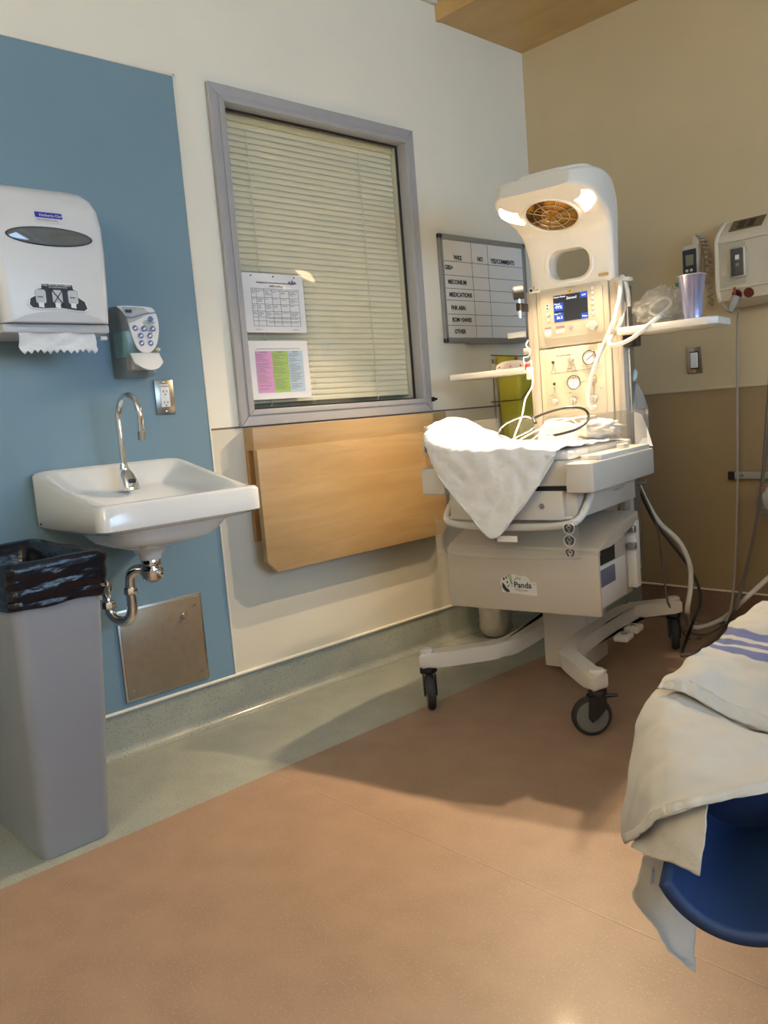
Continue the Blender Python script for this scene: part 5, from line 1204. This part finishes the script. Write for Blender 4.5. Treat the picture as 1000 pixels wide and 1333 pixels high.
gA = [[(851, 899, 1.50), (895, 886, 1.51), (948, 902, 1.48), (1010, 930, 1.43), (1110, 955, 1.39)],
      [(843, 914, 1.46), (880, 908, 1.44), (930, 928, 1.41), (990, 952, 1.375), (1110, 985, 1.34)],
      [(833, 935, 1.43), (868, 935, 1.36), (925, 945, 1.31), (1000, 962, 1.28), (1110, 985, 1.26)],
      [(820, 985, 1.41), (852, 975, 1.29), (905, 980, 1.23), (1000, 988, 1.20), (1110, 990, 1.18)],
      [(813, 1040, 1.38), (838, 1030, 1.24), (885, 1018, 1.18), (1000, 1008, 1.15), (1110, 1000, 1.13)],
      [(811, 1085, 1.36), (832, 1076, 1.225), (858, 1052, 1.165), (925, 1034, 1.135), (1110, 1000, 1.115)],
      [(813, 1097, 1.355), (829, 1090, 1.22), (862, 1064, 1.16), (925, 1046, 1.13), (1110, 1012, 1.11)]]
tA, bA = world_thing('flannel_sheet', 'plain white flannel sheet draped over the blue leg support', 'sheet', pxsheet(gA, 12, .008, 12), M_flannel, .0022)
hm = cr([PD(*p) for p in gA[-1]], 10); hm2 = cr([PD(*p) for p in gA[-2]], 10)
off = (CAM-hm[20]).normalized()*.004
tube(bs := bmesh.new(), [p+off*1.15-bA for p in hm2], .0011, 5); obj('stitch_line', bs, MATS['shade_flannel'], tA)
bm = sheet(bmesh.new(), [[p+off-bA for p in hm2], [(p+q)/2+off*(1.5+.5*math.sin(i*1.9)+.3*math.sin(i*.7))-bA for i, (p, q) in enumerate(zip(hm2, hm))], [p+off*(1+.25*math.sin(i*1.9))-bA for i, p in enumerate(hm)]], 3, wr=.0016, wscale=60, kc=2); solid(obj('hem', bm, M_flannel, tA, angle=180), .0028)
gB = [[(985, 786, 1.78), (1020, 788, 1.72), (1060, 792, 1.67), (1130, 800, 1.60)],
      [(955, 812, 1.70), (990, 815, 1.63), (1040, 826, 1.57), (1120, 838, 1.51)],
      [(930, 836, 1.625), (960, 838, 1.57), (1010, 852, 1.51), (1110, 868, 1.45)],
      [(909, 846, 1.56), (932, 856, 1.53), (985, 882, 1.46), (1100, 905, 1.40)],
      [(885, 868, 1.515), (915, 870, 1.475), (970, 905, 1.43), (1090, 940, 1.36)],
      [(866, 884, 1.485), (897, 890, 1.445), (960, 924, 1.40), (1085, 965, 1.33)],
      [(856, 896, 1.465), (893, 903, 1.430), (958, 938, 1.39), (1085, 982, 1.325)]]
tB, bB = world_thing('striped_flannel_sheet', 'white flannel sheet with blue stripes folded over the plain one', 'sheet', pxsheet(gB, 12, .011, 13, 3), M_stripe, .0024)
hm = cr([PD(*p) for p in gB[-1]], 10); hm2 = [a.lerp(b, .62) for a, b in zip(cr([PD(*p) for p in gB[-2]], 10), hm)]
hm2 = [a.lerp(b, -.3) for a, b in zip(cr([PD(*p) for p in gB[-2]], 10), hm)]
off = (CAM-hm[15]).normalized()*.0045
tube(bs := bmesh.new(), [p+off*.9-bB for p in hm2], .0011, 5); obj('stitch_line', bs, MATS['shade_flannel'], tB)
bm = sheet(bmesh.new(), [[p+off*.6-bB for p in hm2], [(p+q)/2+off*(1.7+.6*math.sin(i*1.7)+.3*math.sin(i*.6))-bB for i, (p, q) in enumerate(zip(hm2, hm))], [p+off*(1+.25*math.sin(i*1.7))-bB for i, p in enumerate(hm)]], 3, wr=.002, wscale=70, kc=2); solid(obj('hem', bm, M_flannel, tB, angle=180), .0028)
gC = [[(840, 1075, 1.245), (862, 1062, 1.195), (890, 1050, 1.165), (922, 1042, 1.145)], [(830, 1090, 1.25), (858, 1085, 1.19), (890, 1085, 1.155), (919, 1080, 1.135)], [(822, 1103, 1.255), (850, 1116, 1.19), (885, 1127, 1.15), (912, 1139, 1.13)]]
world_thing('hanging_cloth', 'shade-toned grey cloth corner hanging below the flannel hem in front of the blue support', 'cloth', pxsheet(gC, 8, .004, 25, 5), MATS['shade_flannel'], .002)
gD = [[(838, 1112, 1.30), (846, 1112, 1.30), (858, 1116, 1.30), (885, 1130, 1.30)], [(831, 1145, 1.295), (842, 1147, 1.30), (860, 1152, 1.305), (890, 1160, 1.31)], [(825, 1168, 1.285), (846, 1182, 1.295), (872, 1190, 1.305), (903, 1200, 1.31)], [(850, 1205, 1.28), (868, 1216, 1.29), (885, 1222, 1.295), (904, 1225, 1.30)], [(866, 1230, 1.27), (882, 1242, 1.28), (894, 1248, 1.285), (904, 1250, 1.29)], [(890, 1254, 1.262), (897, 1260, 1.266), (900, 1263, 1.268), (904, 1267, 1.27)]]
tD, bD = world_thing('trailing_cloth', 'shade-toned cloth end trailing down behind the blue leg support', 'cloth', pxsheet(gD, 6, .003, 25, 8), MATS['shade_flannel'], .002)
q1 = [PD(849, 1128, 1.28), PD(853, 1130, 1.28), PD(852, 1150, 1.28), PD(847, 1152, 1.28)]
prism(bm := bmesh.new(), [p-bD for p in q1], -ray(850, 1140)*.001); obj('laundry_tag', bm, mat('tag_print', (.35, .38, .55), .6, noise_amt=.6, noise_scale=300), tD, smooth=False)
bpy.context.view_layer.update()
